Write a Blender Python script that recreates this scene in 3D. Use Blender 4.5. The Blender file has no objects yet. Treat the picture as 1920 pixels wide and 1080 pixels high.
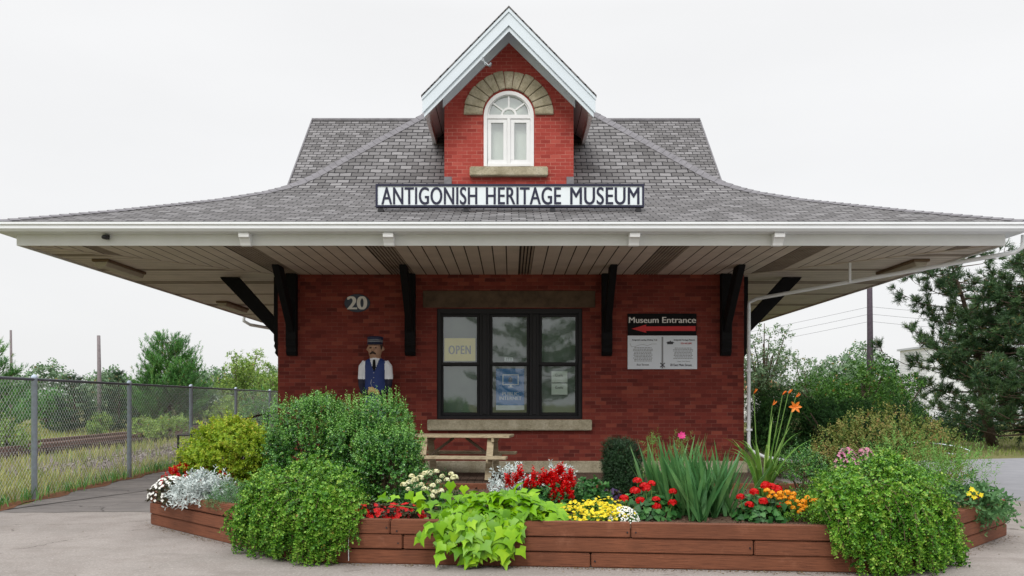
import bpy, bmesh, math, random
import numpy as np
from mathutils import Vector, Matrix
from mathutils.geometry import tessellate_polygon

rng = np.random.default_rng(11)
random.seed(11)
sc = bpy.context.scene
R = math.radians

# ------------------------------------------------------------------ camera, sky, sun, exposure
F, CX, HY, EYE = 1573.0, 958.0, 752.0, 1.6      # focal length in photo pixels, principal point, eye height
cam_d = bpy.data.cameras.new('camera')
cam = bpy.data.objects.new('camera', cam_d)
sc.collection.objects.link(cam)
cam.location = (0, 0, EYE)
cam.rotation_euler = (R(90), 0, 0)
cam_d.sensor_fit = 'HORIZONTAL'
cam_d.sensor_width = 36.0
cam_d.lens = F / 1920 * 36
cam_d.shift_x = (960 - CX) / 1920
cam_d.shift_y = (HY - 540) / 1920
cam_d.clip_end = 2000
sc.camera = cam

w = bpy.data.worlds.new('World')
sc.world = w
w.use_nodes = True
nt = w.node_tree
nt.nodes.clear()
wo = nt.nodes.new('ShaderNodeOutputWorld')
sky = nt.nodes.new('ShaderNodeTexSky')
sky.sky_type = 'NISHITA'
sky.sun_disc = False
sky.sun_elevation = R(46)
sky.sun_rotation = R(200)
sky.dust_density = 4.0
bg1 = nt.nodes.new('ShaderNodeBackground')
bg1.inputs['Strength'].default_value = 0.1
nt.links.new(sky.outputs[0], bg1.inputs[0])
# overcast cloud deck: brighter towards the zenith, faint cloud structure
tc = nt.nodes.new('ShaderNodeTexCoord')
sp = nt.nodes.new('ShaderNodeSeparateXYZ')
nt.links.new(tc.outputs['Generated'], sp.inputs[0])
rp = nt.nodes.new('ShaderNodeValToRGB')
rp.color_ramp.elements[0].position = 0.0
rp.color_ramp.elements[0].color = (.775, .778, .783, 1)
rp.color_ramp.elements[1].position = 1.0
rp.color_ramp.elements[1].color = (1.75, 1.77, 1.80, 1)
e = rp.color_ramp.elements.new(.42)
e.color = (.80, .80, .802, 1)
nt.links.new(sp.outputs['Z'], rp.inputs[0])
mp = nt.nodes.new('ShaderNodeMapping')
mp.inputs['Scale'].default_value = (1, 1, 3.2)
nt.links.new(tc.outputs['Generated'], mp.inputs[0])
nz = nt.nodes.new('ShaderNodeTexNoise')
nz.inputs['Scale'].default_value = 1.6
nz.inputs['Detail'].default_value = 5
nt.links.new(mp.outputs[0], nz.inputs['Vector'])
mr = nt.nodes.new('ShaderNodeMapRange')
mr.inputs['From Min'].default_value = .3
mr.inputs['From Max'].default_value = .7
mr.inputs['To Min'].default_value = .955
mr.inputs['To Max'].default_value = 1.035
nt.links.new(nz.outputs[0], mr.inputs[0])
vm = nt.nodes.new('ShaderNodeVectorMath')
vm.operation = 'SCALE'
nt.links.new(rp.outputs[0], vm.inputs[0])
nt.links.new(mr.outputs[0], vm.inputs['Scale'])
bg2 = nt.nodes.new('ShaderNodeBackground')
bg2.inputs['Strength'].default_value = 1.0
nt.links.new(vm.outputs[0], bg2.inputs[0])
mx = nt.nodes.new('ShaderNodeMixShader')
mx.inputs[0].default_value = 0.94
nt.links.new(bg1.outputs[0], mx.inputs[1])
nt.links.new(bg2.outputs[0], mx.inputs[2])
nt.links.new(mx.outputs[0], wo.inputs[0])

sun_d = bpy.data.lights.new('sun', 'SUN')
sun_d.energy = 1.5
sun_d.angle = R(25)
sun_d.color = (1, .97, .93)
sun = bpy.data.objects.new('sun', sun_d)
sun.rotation_euler = (R(44), 0, R(-16))
sun.location = (0, -10, 30)
sc.collection.objects.link(sun)

sc.view_settings.view_transform = 'Standard'
sc.view_settings.look = 'None'
sc.view_settings.exposure = 0.25
sc.view_settings.gamma = 1.0

# ------------------------------------------------------------------ helpers
def at(px, py, Y):
    return ((px - CX) * Y / F, Y, EYE - (py - HY) * Y / F)
def gx(px, Y): return (px - CX) * Y / F
def gz(py, Y): return EYE - (py - HY) * Y / F

def lin(r, g, b):
    f = lambda c: (c / 12.92 if c <= .04045 else ((c + .055) / 1.055) ** 2.4)
    return (f(r / 255), f(g / 255), f(b / 255), 1)

WL = {}
def link(o, parent=None, loc=None):
    sc.collection.objects.link(o)
    if parent is not None:
        o.parent = parent
        WL[o.name] = WL[parent.name]
    else:
        WL[o.name] = tuple(o.location) if loc is None else loc
    return o

def tag(o, label=None, cat=None, group=None, kind=None):
    if label: o['label'] = label
    if cat: o['category'] = cat
    if group: o['group'] = group
    if kind: o['kind'] = kind
    return o

def thing(name, label, cat, loc, group=None):
    o = bpy.data.objects.new(name, None)
    o.location = loc
    o.empty_display_size = .2
    link(o)
    return tag(o, label, cat, group)

def finish(name, me, m, parent=None, smooth=False):
    mats = m if isinstance(m, (list, tuple)) else [m]
    for x in mats:
        if len(me.materials) < len(mats): me.materials.append(x)
    if smooth:
        me.polygons.foreach_set('use_smooth', [True] * len(me.polygons))
    o = bpy.data.objects.new(name, me)
    if parent is not None:
        loc = WL[parent.name]
        me.transform(Matrix.Translation((-loc[0], -loc[1], -loc[2])))
        link(o, parent)
    else:
        link(o, None, (0, 0, 0))
    return o

class MB:
    def __init__(s): s.v, s.f, s.uv, s.mi = [], [], [], []
    def poly(s, pts, uv=None, mi=0):
        n = len(s.v)
        s.v += [tuple(p) for p in pts]
        s.f.append(tuple(range(n, n + len(pts))))
        s.uv.append(uv); s.mi.append(mi)
    def faces(s, vs, fs, mi=0):
        n = len(s.v)
        s.v += [tuple(p) for p in vs]
        for f in fs:
            s.f.append(tuple(i + n for i in f)); s.uv.append(None); s.mi.append(mi)
    def box(s, x0, x1, y0, y1, z0, z1, mi=0):
        v = [(x0,y0,z0),(x1,y0,z0),(x1,y1,z0),(x0,y1,z0),(x0,y0,z1),(x1,y0,z1),(x1,y1,z1),(x0,y1,z1)]
        s.faces(v, [(0,3,2,1),(4,5,6,7),(0,1,5,4),(1,2,6,5),(2,3,7,6),(3,0,4,7)], mi)
    def obox(s, p0, p1, w, h, up=(0,0,1), mi=0):
        """bar from p0 to p1 with width w (sideways) and height h (along up)"""
        p0, p1 = Vector(p0), Vector(p1)
        d = (p1 - p0).normalized(); u = Vector(up)
        sd = d.cross(u).normalized(); u = sd.cross(d).normalized()
        a, b = sd * w / 2, u * h / 2
        v = [p0-a-b, p0+a-b, p0+a+b, p0-a+b, p1-a-b, p1+a-b, p1+a+b, p1-a+b]
        s.faces(v, [(0,1,2,3),(7,6,5,4),(0,4,5,1),(1,5,6,2),(2,6,7,3),(3,7,4,0)], mi)
    def prism(s, pts, d, mi=0):
        """closed polygon pts extruded by vector d"""
        n = len(pts); d = Vector(d)
        v = [Vector(p) for p in pts] + [Vector(p) + d for p in pts]
        fs = [tuple(range(n)), tuple(range(2*n-1, n-1, -1))]
        for i in range(n):
            j = (i + 1) % n
            fs.append((j, i, i + n, j + n))
        s.faces(v, fs, mi)
    def tube(s, pts, rad, n=8, mi=0, caps=True):
        pts = [Vector(p) for p in pts]
        if not isinstance(rad, (list, tuple, np.ndarray)): rad = [rad] * len(pts)
        rings = []; ref = None
        for i, p in enumerate(pts):
            d = (pts[min(i+1, len(pts)-1)] - pts[max(i-1, 0)]).normalized()
            if ref is None: ref = Vector((0,0,1)) if abs(d.z) < .9 else Vector((1,0,0))
            a = d.cross(ref).normalized(); b = a.cross(d).normalized(); ref = b
            rings.append([p + (a*math.cos(t) + b*math.sin(t)) * rad[i] for t in [2*math.pi*k/n for k in range(n)]])
        v = [q for r in rings for q in r]; fs = []
        for i in range(len(pts)-1):
            for k in range(n):
                k2 = (k+1) % n
                fs.append((i*n+k, i*n+k2, (i+1)*n+k2, (i+1)*n+k))
        if caps:
            fs.append(tuple(range(n-1, -1, -1))); m = (len(pts)-1)*n; fs.append(tuple(range(m, m+n)))
        s.faces(v, fs, mi)
    def lathe(s, c, prof, n=16, mi=0, sx=1, sy=1):
        v = []; fs = []
        for r, z in prof:
            v += [(c[0]+r*sx*math.cos(2*math.pi*k/n), c[1]+r*sy*math.sin(2*math.pi*k/n), c[2]+z) for k in range(n)]
        for i in range(len(prof)-1):
            for k in range(n):
                k2 = (k+1) % n
                fs.append((i*n+k, i*n+k2, (i+1)*n+k2, (i+1)*n+k))
        fs.append(tuple(range(n-1,-1,-1))); m=(len(prof)-1)*n; fs.append(tuple(range(m,m+n)))
        s.faces(v, fs, mi)
    def mesh(s, name, bevel=0, segs=1):
        me = bpy.data.meshes.new(name)
        me.from_pydata(s.v, [], s.f)
        me.polygons.foreach_set('material_index', s.mi)
        if bevel:
            bm = bmesh.new(); bm.from_mesh(me)
            bmesh.ops.remove_doubles(bm, verts=bm.verts, dist=1e-5)
            ed = [e for e in bm.edges if len(e.link_faces) == 2 and e.calc_face_angle(0) > .5]
            bmesh.ops.bevel(bm, geom=ed, offset=bevel, segments=segs, affect='EDGES', clamp_overlap=True)
            bm.to_mesh(me); bm.free()
        me.update()
        uvl = me.uv_layers.new(name='UVMap')
        co = np.empty(len(me.vertices)*3, 'f'); me.vertices.foreach_get('co', co); co = co.reshape(-1,3)
        nl = len(me.loops); vi = np.empty(nl, 'i'); me.loops.foreach_get('vertex_index', vi)
        npo = len(me.polygons); nrm = np.empty(npo*3, 'f'); me.polygons.foreach_get('normal', nrm); nrm = np.abs(nrm.reshape(-1,3))
        lt = np.empty(npo, 'i'); me.polygons.foreach_get('loop_total', lt)
        fn = np.repeat(np.argmax(nrm, axis=1), lt)
        c = co[vi]
        uv = np.where((fn==0)[:,None], c[:,[1,2]], np.where((fn==1)[:,None], c[:,[0,2]], c[:,[0,1]]))
        if not bevel and any(u is not None for u in s.uv):
            k = 0
            for f, u in zip(s.f, s.uv):
                if u is not None: uv[k:k+len(f)] = u
                k += len(f)
        uvl.data.foreach_set('uv', uv.astype('f').ravel())
        return me
    def build(s, name, m, parent=None, bevel=0, smooth=False, segs=1):
        return finish(name, s.mesh(name, bevel, segs), m, parent, smooth)

# ------------------------------------------------------------------ node materials
class NM:
    def __init__(s, name, rough=.7, spec=.4, metal=0):
        s.m = bpy.data.materials.new(name); s.m.use_nodes = True
        s.nt = s.m.node_tree; s.b = s.nt.nodes['Principled BSDF']
        s.b.inputs['Roughness'].default_value = rough
        s.b.inputs['Specular IOR Level'].default_value = spec
        s.b.inputs['Metallic'].default_value = metal
        s.out = s.nt.nodes['Material Output']
    def n(s, t, **kw):
        x = s.nt.nodes.new(t)
        for k, v in kw.items(): setattr(x, k, v)
        return x
    def l(s, a, b): s.nt.links.new(a, b)
    def val(s, sock, v):
        if isinstance(v, bpy.types.NodeSocket): s.l(v, sock)
        else: sock.default_value = v
    def math(s, op, a, b=0.0, c=None):
        x = s.n('ShaderNodeMath', operation=op)
        s.val(x.inputs[0], a); s.val(x.inputs[1], b)
        if c is not None: s.val(x.inputs[2], c)
        return x.outputs[0]
    def uv(s): return s.n('ShaderNodeTexCoord').outputs['UV']
    def obj(s): return s.n('ShaderNodeTexCoord').outputs['Object']
    def geo(s): return s.n('ShaderNodeNewGeometry').outputs['Position']
    def noise(s, vec, scale, detail=4, rough=.55, sc3=None):
        if sc3:
            mpn = s.n('ShaderNodeMapping'); mpn.inputs['Scale'].default_value = sc3
            s.l(vec, mpn.inputs[0]); vec = mpn.outputs[0]
        x = s.n('ShaderNodeTexNoise'); x.inputs['Scale'].default_value = scale
        x.inputs['Detail'].default_value = detail; x.inputs['Roughness'].default_value = rough
        s.l(vec, x.inputs['Vector']); return x.outputs['Fac']
    def ramp(s, fac, stops):
        x = s.n('ShaderNodeValToRGB'); cr = x.color_ramp
        cr.elements[0].position, cr.elements[0].color = stops[0]
        cr.elements[1].position, cr.elements[1].color = stops[-1]
        for p, c in stops[1:-1]:
            el = cr.elements.new(p); el.color = c
        s.val(x.inputs[0], fac); return x.outputs[0]
    def mix(s, fac, a, b, mode='MIX'):
        x = s.n('ShaderNodeMix', data_type='RGBA', blend_type=mode)
        s.val(x.inputs[0], fac); s.val(x.inputs[6], a); s.val(x.inputs[7], b); return x.outputs[2]
    def remap(s, v, a, b, c, d):
        x = s.n('ShaderNodeMapRange'); s.val(x.inputs[0], v)
        for i, q in enumerate((a, b, c, d)): x.inputs[i+1].default_value = q
        return x.outputs[0]
    def bump(s, h, strength=.3, dist=.01):
        x = s.n('ShaderNodeBump'); x.inputs['Strength'].default_value = strength; x.inputs['Distance'].default_value = dist
        s.l(h, x.inputs['Height']); s.l(x.outputs[0], s.b.inputs['Normal'])
    def color(s, c): s.val(s.b.inputs['Base Color'], c)
    def cells(s, vec, cw, ch, gu, gv, off=.5):
        """running-bond cells: returns (random value, random colour, joint mask, v position inside the cell)"""
        sp = s.n('ShaderNodeSeparateXYZ'); s.l(vec, sp.inputs[0])
        v = s.math('DIVIDE', sp.outputs[1], ch); row = s.math('FLOOR', v); fv = s.math('SUBTRACT', v, row)
        u = s.math('MULTIPLY_ADD', row, off, s.math('DIVIDE', sp.outputs[0], cw)); cu = s.math('FLOOR', u); fu = s.math('SUBTRACT', u, cu)
        cb = s.n('ShaderNodeCombineXYZ'); s.l(cu, cb.inputs[0]); s.l(row, cb.inputs[1])
        wn = s.n('ShaderNodeTexWhiteNoise', noise_dimensions='2D'); s.l(cb.outputs[0], wn.inputs['Vector'])
        jm = s.math('MAXIMUM', s.math('LESS_THAN', fu, gu / cw), s.math('LESS_THAN', fv, gv / ch))
        return wn.outputs['Value'], wn.outputs['Color'], jm, fv

def plain(name, c, rough=.6, var=.12, scale=6, spec=.4, metal=0, bump=.0, sc3=None):
    k = NM(name, rough, spec, metal)
    nzv = k.noise(k.geo(), scale, 5, .6, sc3)
    lo = tuple(x * (1 - var) for x in c[:3]) + (1,); hi = tuple(min(1, x * (1 + var)) for x in c[:3]) + (1,)
    k.color(k.ramp(nzv, [(.3, lo), (.7, hi)]))
    if bump: k.bump(nzv, bump, .01)
    return k.m

def brick_mat(name, cols, mortar, gap=.009, mfac=1.0, cw=.215, ch=.076):
    k = NM(name, .85, .25)
    uv = k.uv()
    rv, rc, jm, fv = k.cells(uv, cw, ch, gap, gap)
    c = k.ramp(rv, [(0, cols[0]), (.15, cols[1]), (.5, cols[2]), (.85, cols[3]), (1, cols[4])])
    n1 = k.noise(uv, 1.1, 5, .6); n2 = k.noise(uv, 60, 4, .6)
    c = k.mix(k.remap(n1, .35, .7, 0, .45), c, cols[1])
    c = k.mix(k.remap(n2, .3, .7, 0, .25), c, cols[0])
    jf = k.math('MULTIPLY', jm, k.remap(k.noise(uv, 3.2, 4, .6), .4, .62, mfac * .25, mfac))
    c = k.mix(jf, c, mortar)
    k.color(c)
    h = k.math('SUBTRACT', k.math('MULTIPLY', n2, .35), jm)
    k.bump(h, .5, .006)
    return k.m

def shingle_mat(name, cols, cw=.25, ch=.155, edge=.030):
    k = NM(name, .92, .2)
    uv = k.uv()
    n0 = k.noise(uv, 5, 2, .5)
    # slight waviness of the courses
    ad = k.n('ShaderNodeVectorMath', operation='ADD'); k.l(uv, ad.inputs[0])
    cb = k.n('ShaderNodeCombineXYZ'); k.l(k.remap(n0, .3, .7, -.012, .012), cb.inputs[1]); k.l(cb.outputs[0], ad.inputs[1])
    rv, rc, jm, fv = k.cells(ad.outputs[0], cw, ch, .020, edge)
    c = k.ramp(rv, [(0, cols[0]), (.35, cols[1]), (.7, cols[2]), (1, cols[3])])
    c = k.mix(k.remap(k.noise(uv, 130, 3, .7), .35, .65, 0, .4), c, cols[0])
    c = k.mix(k.remap(k.noise(uv, .55, 4, .6), .42, .75, 0, .45), c, cols[1])
    c = k.mix(k.math('MULTIPLY', jm, .93), c, lin(30, 29, 33))
    k.color(c)
    h = k.math('MULTIPLY', k.math('SUBTRACT', k.math('SUBTRACT', 1.0, fv), k.math('MULTIPLY', jm, .8)), 1.0)
    k.bump(h, .9, .012)
    return k.m

def wood_mat(name, c, dark, sc3, rough=.75, bump=.3, crack=None):
    k = NM(name, rough, .3)
    p = k.uv() if crack else k.geo()
    g = k.noise(p, 9, 6, .65, sc3)
    col = k.ramp(g, [(.28, dark), (.5, c), (.75, tuple(min(1, x*1.3) for x in c[:3]) + (1,))])
    bl = k.noise(k.geo(), 1.7, 4, .6)
    col = k.mix(k.remap(bl, .4, .7, 0, .4), col, dark)
    if crack:                                        # drying splits along the grain and worn pale patches
        s1 = k.noise(p, 1.0, 5, .7, (.9, 26, 1)); col = k.mix(k.remap(s1, .64, .68, 0, .75), col, lin(40, 26, 20))
        s2 = k.noise(k.geo(), 3.1, 6, .7); col = k.mix(k.remap(s2, .56, .72, 0, .4), col, lin(158, 108, 84))
    k.color(col); k.bump(g, bump, .006)
    return k.m

def leaf_mat(name, cols, rough=.45, trans=.25, nscale=3.0, spec=.35, dead=0):
    k = NM(name, rough, spec)
    isl = k.n('ShaderNodeNewGeometry').outputs['Random Per Island']
    nz_ = k.noise(k.geo(), nscale, 3, .55)
    f = k.math('ADD', k.math('MULTIPLY', isl, .55), k.math('MULTIPLY', k.remap(nz_, .3, .7, 0, 1), .45))
    c = k.ramp(f, [(i / (len(cols) - 1), q) for i, q in enumerate(cols)])
    if dead: c = k.mix(k.math('MULTIPLY', k.math('GREATER_THAN', k.math('FRACT', k.math('MULTIPLY', isl, 37.7)), 1 - dead), .8), c, lin(156, 128, 66))
    k.color(c)
    tr = k.n('ShaderNodeBsdfTranslucent'); k.l(c, tr.inputs[0])
    ms = k.n('ShaderNodeMixShader'); ms.inputs[0].default_value = trans
    k.l(k.b.outputs[0], ms.inputs[1]); k.l(tr.outputs[0], ms.inputs[2]); k.l(ms.outputs[0], k.out.inputs[0])
    return k.m

def glass_mat(name, refl=.3, tint=(.9, .95, .92, 1)):
    k = NM(name)
    t = k.n('ShaderNodeBsdfTransparent'); t.inputs[0].default_value = tint
    g = k.n('ShaderNodeBsdfGlossy'); g.inputs['Roughness'].default_value = .03
    g.inputs[0].default_value = (.95, .97, 1, 1)
    bp = k.n('ShaderNodeBump'); bp.inputs['Strength'].default_value = .04; bp.inputs['Distance'].default_value = .02
    k.l(k.noise(k.geo(), 2.5, 2), bp.inputs['Height']); k.l(bp.outputs[0], g.inputs['Normal'])
    ms = k.n('ShaderNodeMixShader'); ms.inputs[0].default_value = refl
    k.l(t.outputs[0], ms.inputs[1]); k.l(g.outputs[0], ms.inputs[2]); k.l(ms.outputs[0], k.out.inputs[0])
    return k.m

M = {}
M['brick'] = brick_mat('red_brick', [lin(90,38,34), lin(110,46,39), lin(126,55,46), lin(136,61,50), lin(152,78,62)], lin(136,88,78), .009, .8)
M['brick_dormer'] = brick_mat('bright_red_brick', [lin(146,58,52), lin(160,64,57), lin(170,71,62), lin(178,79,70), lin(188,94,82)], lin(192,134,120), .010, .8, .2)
M['shingle'] = shingle_mat('asphalt_shingle', [lin(94,92,92), lin(111,109,109), lin(126,124,125), lin(147,145,146)])
M['shingle_cap'] = plain('shingle_cap', lin(122,120,124), .9, .2, 7)
M['white_metal'] = plain('white_enamel', lin(232,235,238), .4, .03, 2)
M['white_paint'] = plain('white_paint', lin(236,237,238), .5, .04, 3)
M['blue_white'] = plain('pale_blue_paint', lin(214,224,232), .5, .03, 1)
M['fascia'] = plain('fascia_paint', lin(222,223,221), .5, .05, 2)
M['soffit'] = plain('soffit_panel', lin(198,186,173), .5, .12, 2.2)
M['slot'] = plain('dark_slot', lin(40,34,32), .9, .1, 3)
M['black_wood'] = plain('black_painted_wood', lin(15,14,16), .75, .25, 5, .2, bump=.1)
M['frame'] = plain('black_window_paint', lin(27,26,29), .5, .15, 5, .3)
M['metal'] = plain('galvanised_metal', lin(150,155,158), .45, .15, 9, metal=.6)
M['dark_metal'] = plain('dark_metal', lin(38,38,42), .45, .2, 8)
M['stone'] = None
k = NM('sandstone', .9, .2)
nzv = k.noise(k.geo(), 3.5, 8, .65); nz2 = k.noise(k.geo(), 30, 6, .7)
cc = k.ramp(nzv, [(.3, lin(150,142,118)), (.5, lin(180,171,147)), (.7, lin(198,190,168))])
cc = k.mix(k.remap(nz2, .45, .75, 0, .5), cc, lin(96,88,72)); k.color(cc); k.bump(nz2, .9, .02)
M['stone'] = k.m
M['glass'] = glass_mat('window_glass', .13, (.80,.86,.83,1))
M['dormer_glass'] = glass_mat('dormer_glass', .3)
M['blind'] = plain('pale_blind', lin(132,146,136), .7, .08, 3)
M['curtain'] = plain('curtain', lin(222,224,216), .8, .05, 2)
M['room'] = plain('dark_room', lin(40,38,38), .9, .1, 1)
M['timber'] = wood_mat('stained_timber', lin(120,73,51), lin(76,45,32), (.5, 12, 6), .8, .7, True)
M['grey_wood'] = wood_mat('weathered_wood', lin(180,166,138), lin(132,114,88), (.7, 6, 6), .85, .35)
M['grey_wood_dark'] = wood_mat('weathered_wood_dark', lin(120,106,88), lin(84,72,58), (6, 6, .7), .85, .35)
M['deck'] = wood_mat('deck_boards', lin(92,74,62), lin(56,46,40), (8, .7, 6), .85, .3)
M['soil'] = plain('soil', lin(92,74,62), .95, .45, 22, .1, bump=1.0)
M['bark'] = plain('bark', lin(92,80,70), .95, .3, 14, .1, bump=.8)
M['pole_wood'] = plain('pole_wood', lin(128,120,122), .9, .2, 9, .1)
M['pole_dark'] = plain('dark_pole_wood', lin(84,76,84), .9, .2, 9, .1)

# ------------------------------------------------------------------ foliage tools (numpy)
def unit(a): return a / np.maximum(np.linalg.norm(a, axis=-1, keepdims=True), 1e-9)
def rdir(n): return unit(rng.normal(size=(n, 3)))

T = {
 'dia': (np.array([(0,0,0),(.42,.5,.12),(1,0,0),(.42,-.5,.12)]), [(0,3,2,1)]),
 'oval': (np.array([(0,0,0),(.3,.46,.1),(.72,.4,.1),(1,0,-.05),(.72,-.4,.1),(.3,-.46,.1)]), [(0,3,2,1),(0,5,4,3)]),
 'heart': (np.array([(0,0,0),(-.16,.24,.05),(.08,.56,.1),(.48,.36,.06),(1,0,-.14),(.42,0,0),(.48,-.36,.06),(.08,-.56,.1),(-.16,-.24,.05)]),
           [(0,5,2,1),(5,4,3,2),(0,8,7,5),(5,7,6,4)]),
 'ivy': (np.array([(0,0,.02),(-.16,.24,.05),(.20,.60,-.04),(.50,.24,.07),(1,0,-.16),(.30,0,.10),(.50,-.24,.07),(.20,-.60,-.04),(-.16,-.24,.05)]),
           [(0,5,2,1),(5,4,3,2),(0,8,7,5),(5,7,6,4)]),
 'needle': (np.array([(0,.5,0),(0,-.5,0),(1,-.15,0),(1,.15,0)]), [(0,1,2,3)]),
}

class Leaves:
    """accumulates leaf-like faces; every leaf is an island of its own"""
    def __init__(s): s.V, s.F, s.n = [], [], 0
    def add(s, P, D, N, L, W, t='dia'):
        tv, tf = T[t]
        P = np.asarray(P, float); n = len(P)
        if n == 0: return
        D = unit(D); S = unit(np.cross(D, N)); N = np.cross(S, D)
        L = np.broadcast_to(np.asarray(L, float), (n,))[:, None, None]; W = np.broadcast_to(np.asarray(W, float), (n,))[:, None, None]
        V = P[:, None] + tv[None, :, 0:1]*L*D[:, None] + tv[None, :, 1:2]*W*S[:, None] + tv[None, :, 2:3]*L*N[:, None]
        m = len(tv)
        idx = (s.n + np.arange(n)*m)[:, None, None] + np.array(tf)[None]
        s.V.append(V.reshape(-1, 3)); s.F.append(idx.reshape(-1, 4)); s.n += n*m
    def strip(s, C, S, Wd):
        """C (n,k,3) centre lines, S (n,3) side vectors, Wd (n,k) widths"""
        n, k, _ = C.shape
        A = C - S[:, None]*Wd[:, :, None]/2; B = C + S[:, None]*Wd[:, :, None]/2
        V = np.stack([A, B], 2).reshape(n, 2*k, 3)
        q = np.array([(2*i, 2*i+1, 2*i+3, 2*i+2) for i in range(k-1)])
        idx = (s.n + np.arange(n)*2*k)[:, None, None] + q[None]
        s.V.append(V.reshape(-1, 3)); s.F.append(idx.reshape(-1, 4)); s.n += n*2*k
    def build(s, name, m, parent=None, smooth=False):
        V = np.concatenate(s.V); Fq = np.concatenate(s.F)
        me = bpy.data.meshes.new(name)
        me.vertices.add(len(V)); me.vertices.foreach_set('co', V.astype('f').ravel())
        me.loops.add(Fq.size); me.loops.foreach_set('vertex_index', Fq.astype('i').ravel())
        me.polygons.add(len(Fq)); me.polygons.foreach_set('loop_start', np.arange(0, Fq.size, 4, dtype='i'))
        me.update(calc_edges=True); me.validate()
        return finish(name, me, m, parent, smooth)

def ell_points(ells, n, shell=.5, lump=.12, zmin=-9, cull=.8, sq=2, gap=0):
    E = np.array(ells, float)
    wgt = (E[:,3]*E[:,4] + E[:,4]*E[:,5] + E[:,3]*E[:,5]); wgt /= wgt.sum()
    if gap: n = int(n*1.5)
    k = rng.choice(len(E), n, p=wgt)
    d = rdir(n)
    if sq != 2: d = d/((np.abs(d)**sq).sum(1, keepdims=True)**(1/sq))
    c = E[k, :3]; r = E[k, 3:]
    ph = rng.uniform(0, 6, 3)
    q = d*r
    lum = 1 + lump*(np.sin(q[:,0]/r[:,0].clip(.05)*4 + ph[0] + k) * np.sin(q[:,1]/r[:,1].clip(.05)*4 + ph[1]) + np.sin(q[:,2]/r[:,2].clip(.05)*5 + ph[2])*.6)
    rad = shell + (1-shell)*rng.random(n)**.6
    P = c + q*(rad*lum)[:, None]
    keep = P[:, 2] > zmin
    if gap:                                      # uneven growth: thin patches and dense clumps
        g = sum(np.sin(P @ (unit(rng.normal(size=3))*f_) + rng.uniform(0, 6)) for f_ in (9, 13, 19, 24, 31))
        keep &= rng.random(n) < np.clip(.5 + gap*g, .04, 1)
    if cull and len(E) > 1:
        for i in range(len(E)):
            ins = (((P - E[i,:3]) / E[i,3:])**2).sum(1) < cull**2 * .55
            keep &= ~(ins & (k != i))
    nn = unit(d / r)
    return P[keep], nn[keep]

def sprigs(lv, P, Nn, tl, nl, ls, lw, t='dia', up=.3, rnd=.5, spread=.8, droop=0.):
    """leafy twigs growing from P"""
    n = len(P)
    if n == 0: return
    D = unit(Nn + up*np.array([0,0,1.]) + rnd*rng.normal(size=(n,3)))
    A = unit(np.cross(D, rdir(n))); B = np.cross(D, A)
    tl = tl*rng.uniform(.6, 1.3, n)
    ph = rng.uniform(0, 6.28, n)
    for k in range(nl):
        f = (k + .5)/nl
        a = ph + k*2.4
        out = A*np.cos(a)[:,None] + B*np.sin(a)[:,None]
        pos = P + D*(tl*f)[:,None]; pos[:,2] -= droop*tl*f*f
        ld = unit(D*(1-spread*.6) + out*spread + .15*rng.normal(size=(n,3)))
        nr = unit(D + .3*rng.normal(size=(n,3)))
        sz = rng.uniform(.75, 1.25, n)*(1 - .35*f)
        lv.add(pos, ld, nr, ls*sz, lw*sz, t)

def shrub(name, ells, nt_, nl, tl, ls, lw, mat, parent=None, t='dia', up=.3, rnd=.5, spread=.8, shell=.5, lump=.12, zmin=.36, droop=0., tip=0, sq=2, gap=.3):
    lv = Leaves()
    P, Nn = ell_points(ells, nt_, shell, lump, zmin, sq=sq, gap=gap)
    sprigs(lv, P, Nn, tl, nl, ls, lw, t, up, rnd, spread, droop)
    if tip:                                          # upright young shoots standing out of the crown
        i = rng.choice(len(P), tip); q = P[i]; m_ = Nn[i]
        sprigs(lv, q + m_*tl*.3, m_*.5, tl*2.1, nl, ls*.85, lw*.85, t, 1.2, .25, spread*.8)
    return lv.build(name, mat, parent)

def arc_blades(lv, base, n, L, Wd, lean, droop, spread=.05, k=7, wtaper=True, az=None):
    """strap-like leaves arching from a base"""
    a = rng.uniform(0, 2*math.pi, n) if az is None else az
    L_ = L*rng.uniform(.65, 1.1, n); ln = lean*rng.uniform(.3, 1.2, n); dr = droop*rng.uniform(.3, 1.3, n)
    b = np.asarray(base, float)
    if b.ndim == 1: b = np.repeat(b[None], n, 0)
    b = b + np.stack([np.cos(a)*spread*rng.random(n), np.sin(a)*spread*rng.random(n), np.zeros(n)], 1)
    tt = np.linspace(0, 1, k)
    ang = ln[:,None] + dr[:,None]*tt[None]**1.7           # angle from vertical along the blade
    st = (L_/(k-1))[:,None]
    hx = np.concatenate([np.zeros((n,1)), np.cumsum(np.sin(ang)[:, :-1]*st, 1)], 1)
    hz = np.concatenate([np.zeros((n,1)), np.cumsum(np.cos(ang)[:, :-1]*st, 1)], 1)
    C = np.stack([b[:,0:1] + hx*np.cos(a)[:,None], b[:,1:2] + hx*np.sin(a)[:,None], b[:,2:3] + hz], 2)
    tw = a + rng.normal(0, .5, n)
    S = np.stack([-np.sin(tw), np.cos(tw), np.zeros(n)], 1)
    wd = Wd*rng.uniform(.7, 1.2, n)[:,None]*np.clip(np.minimum(.6 + tt*1.6, (1-tt)*2.2 + .02), 0, 1)[None]
    lv.strip(C, S, wd)

def copy_tree(o, parent=None):
    c = o.copy(); sc.collection.objects.link(c); c.parent = parent
    for ch in o.children: copy_tree(ch, c)
    return c

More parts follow.
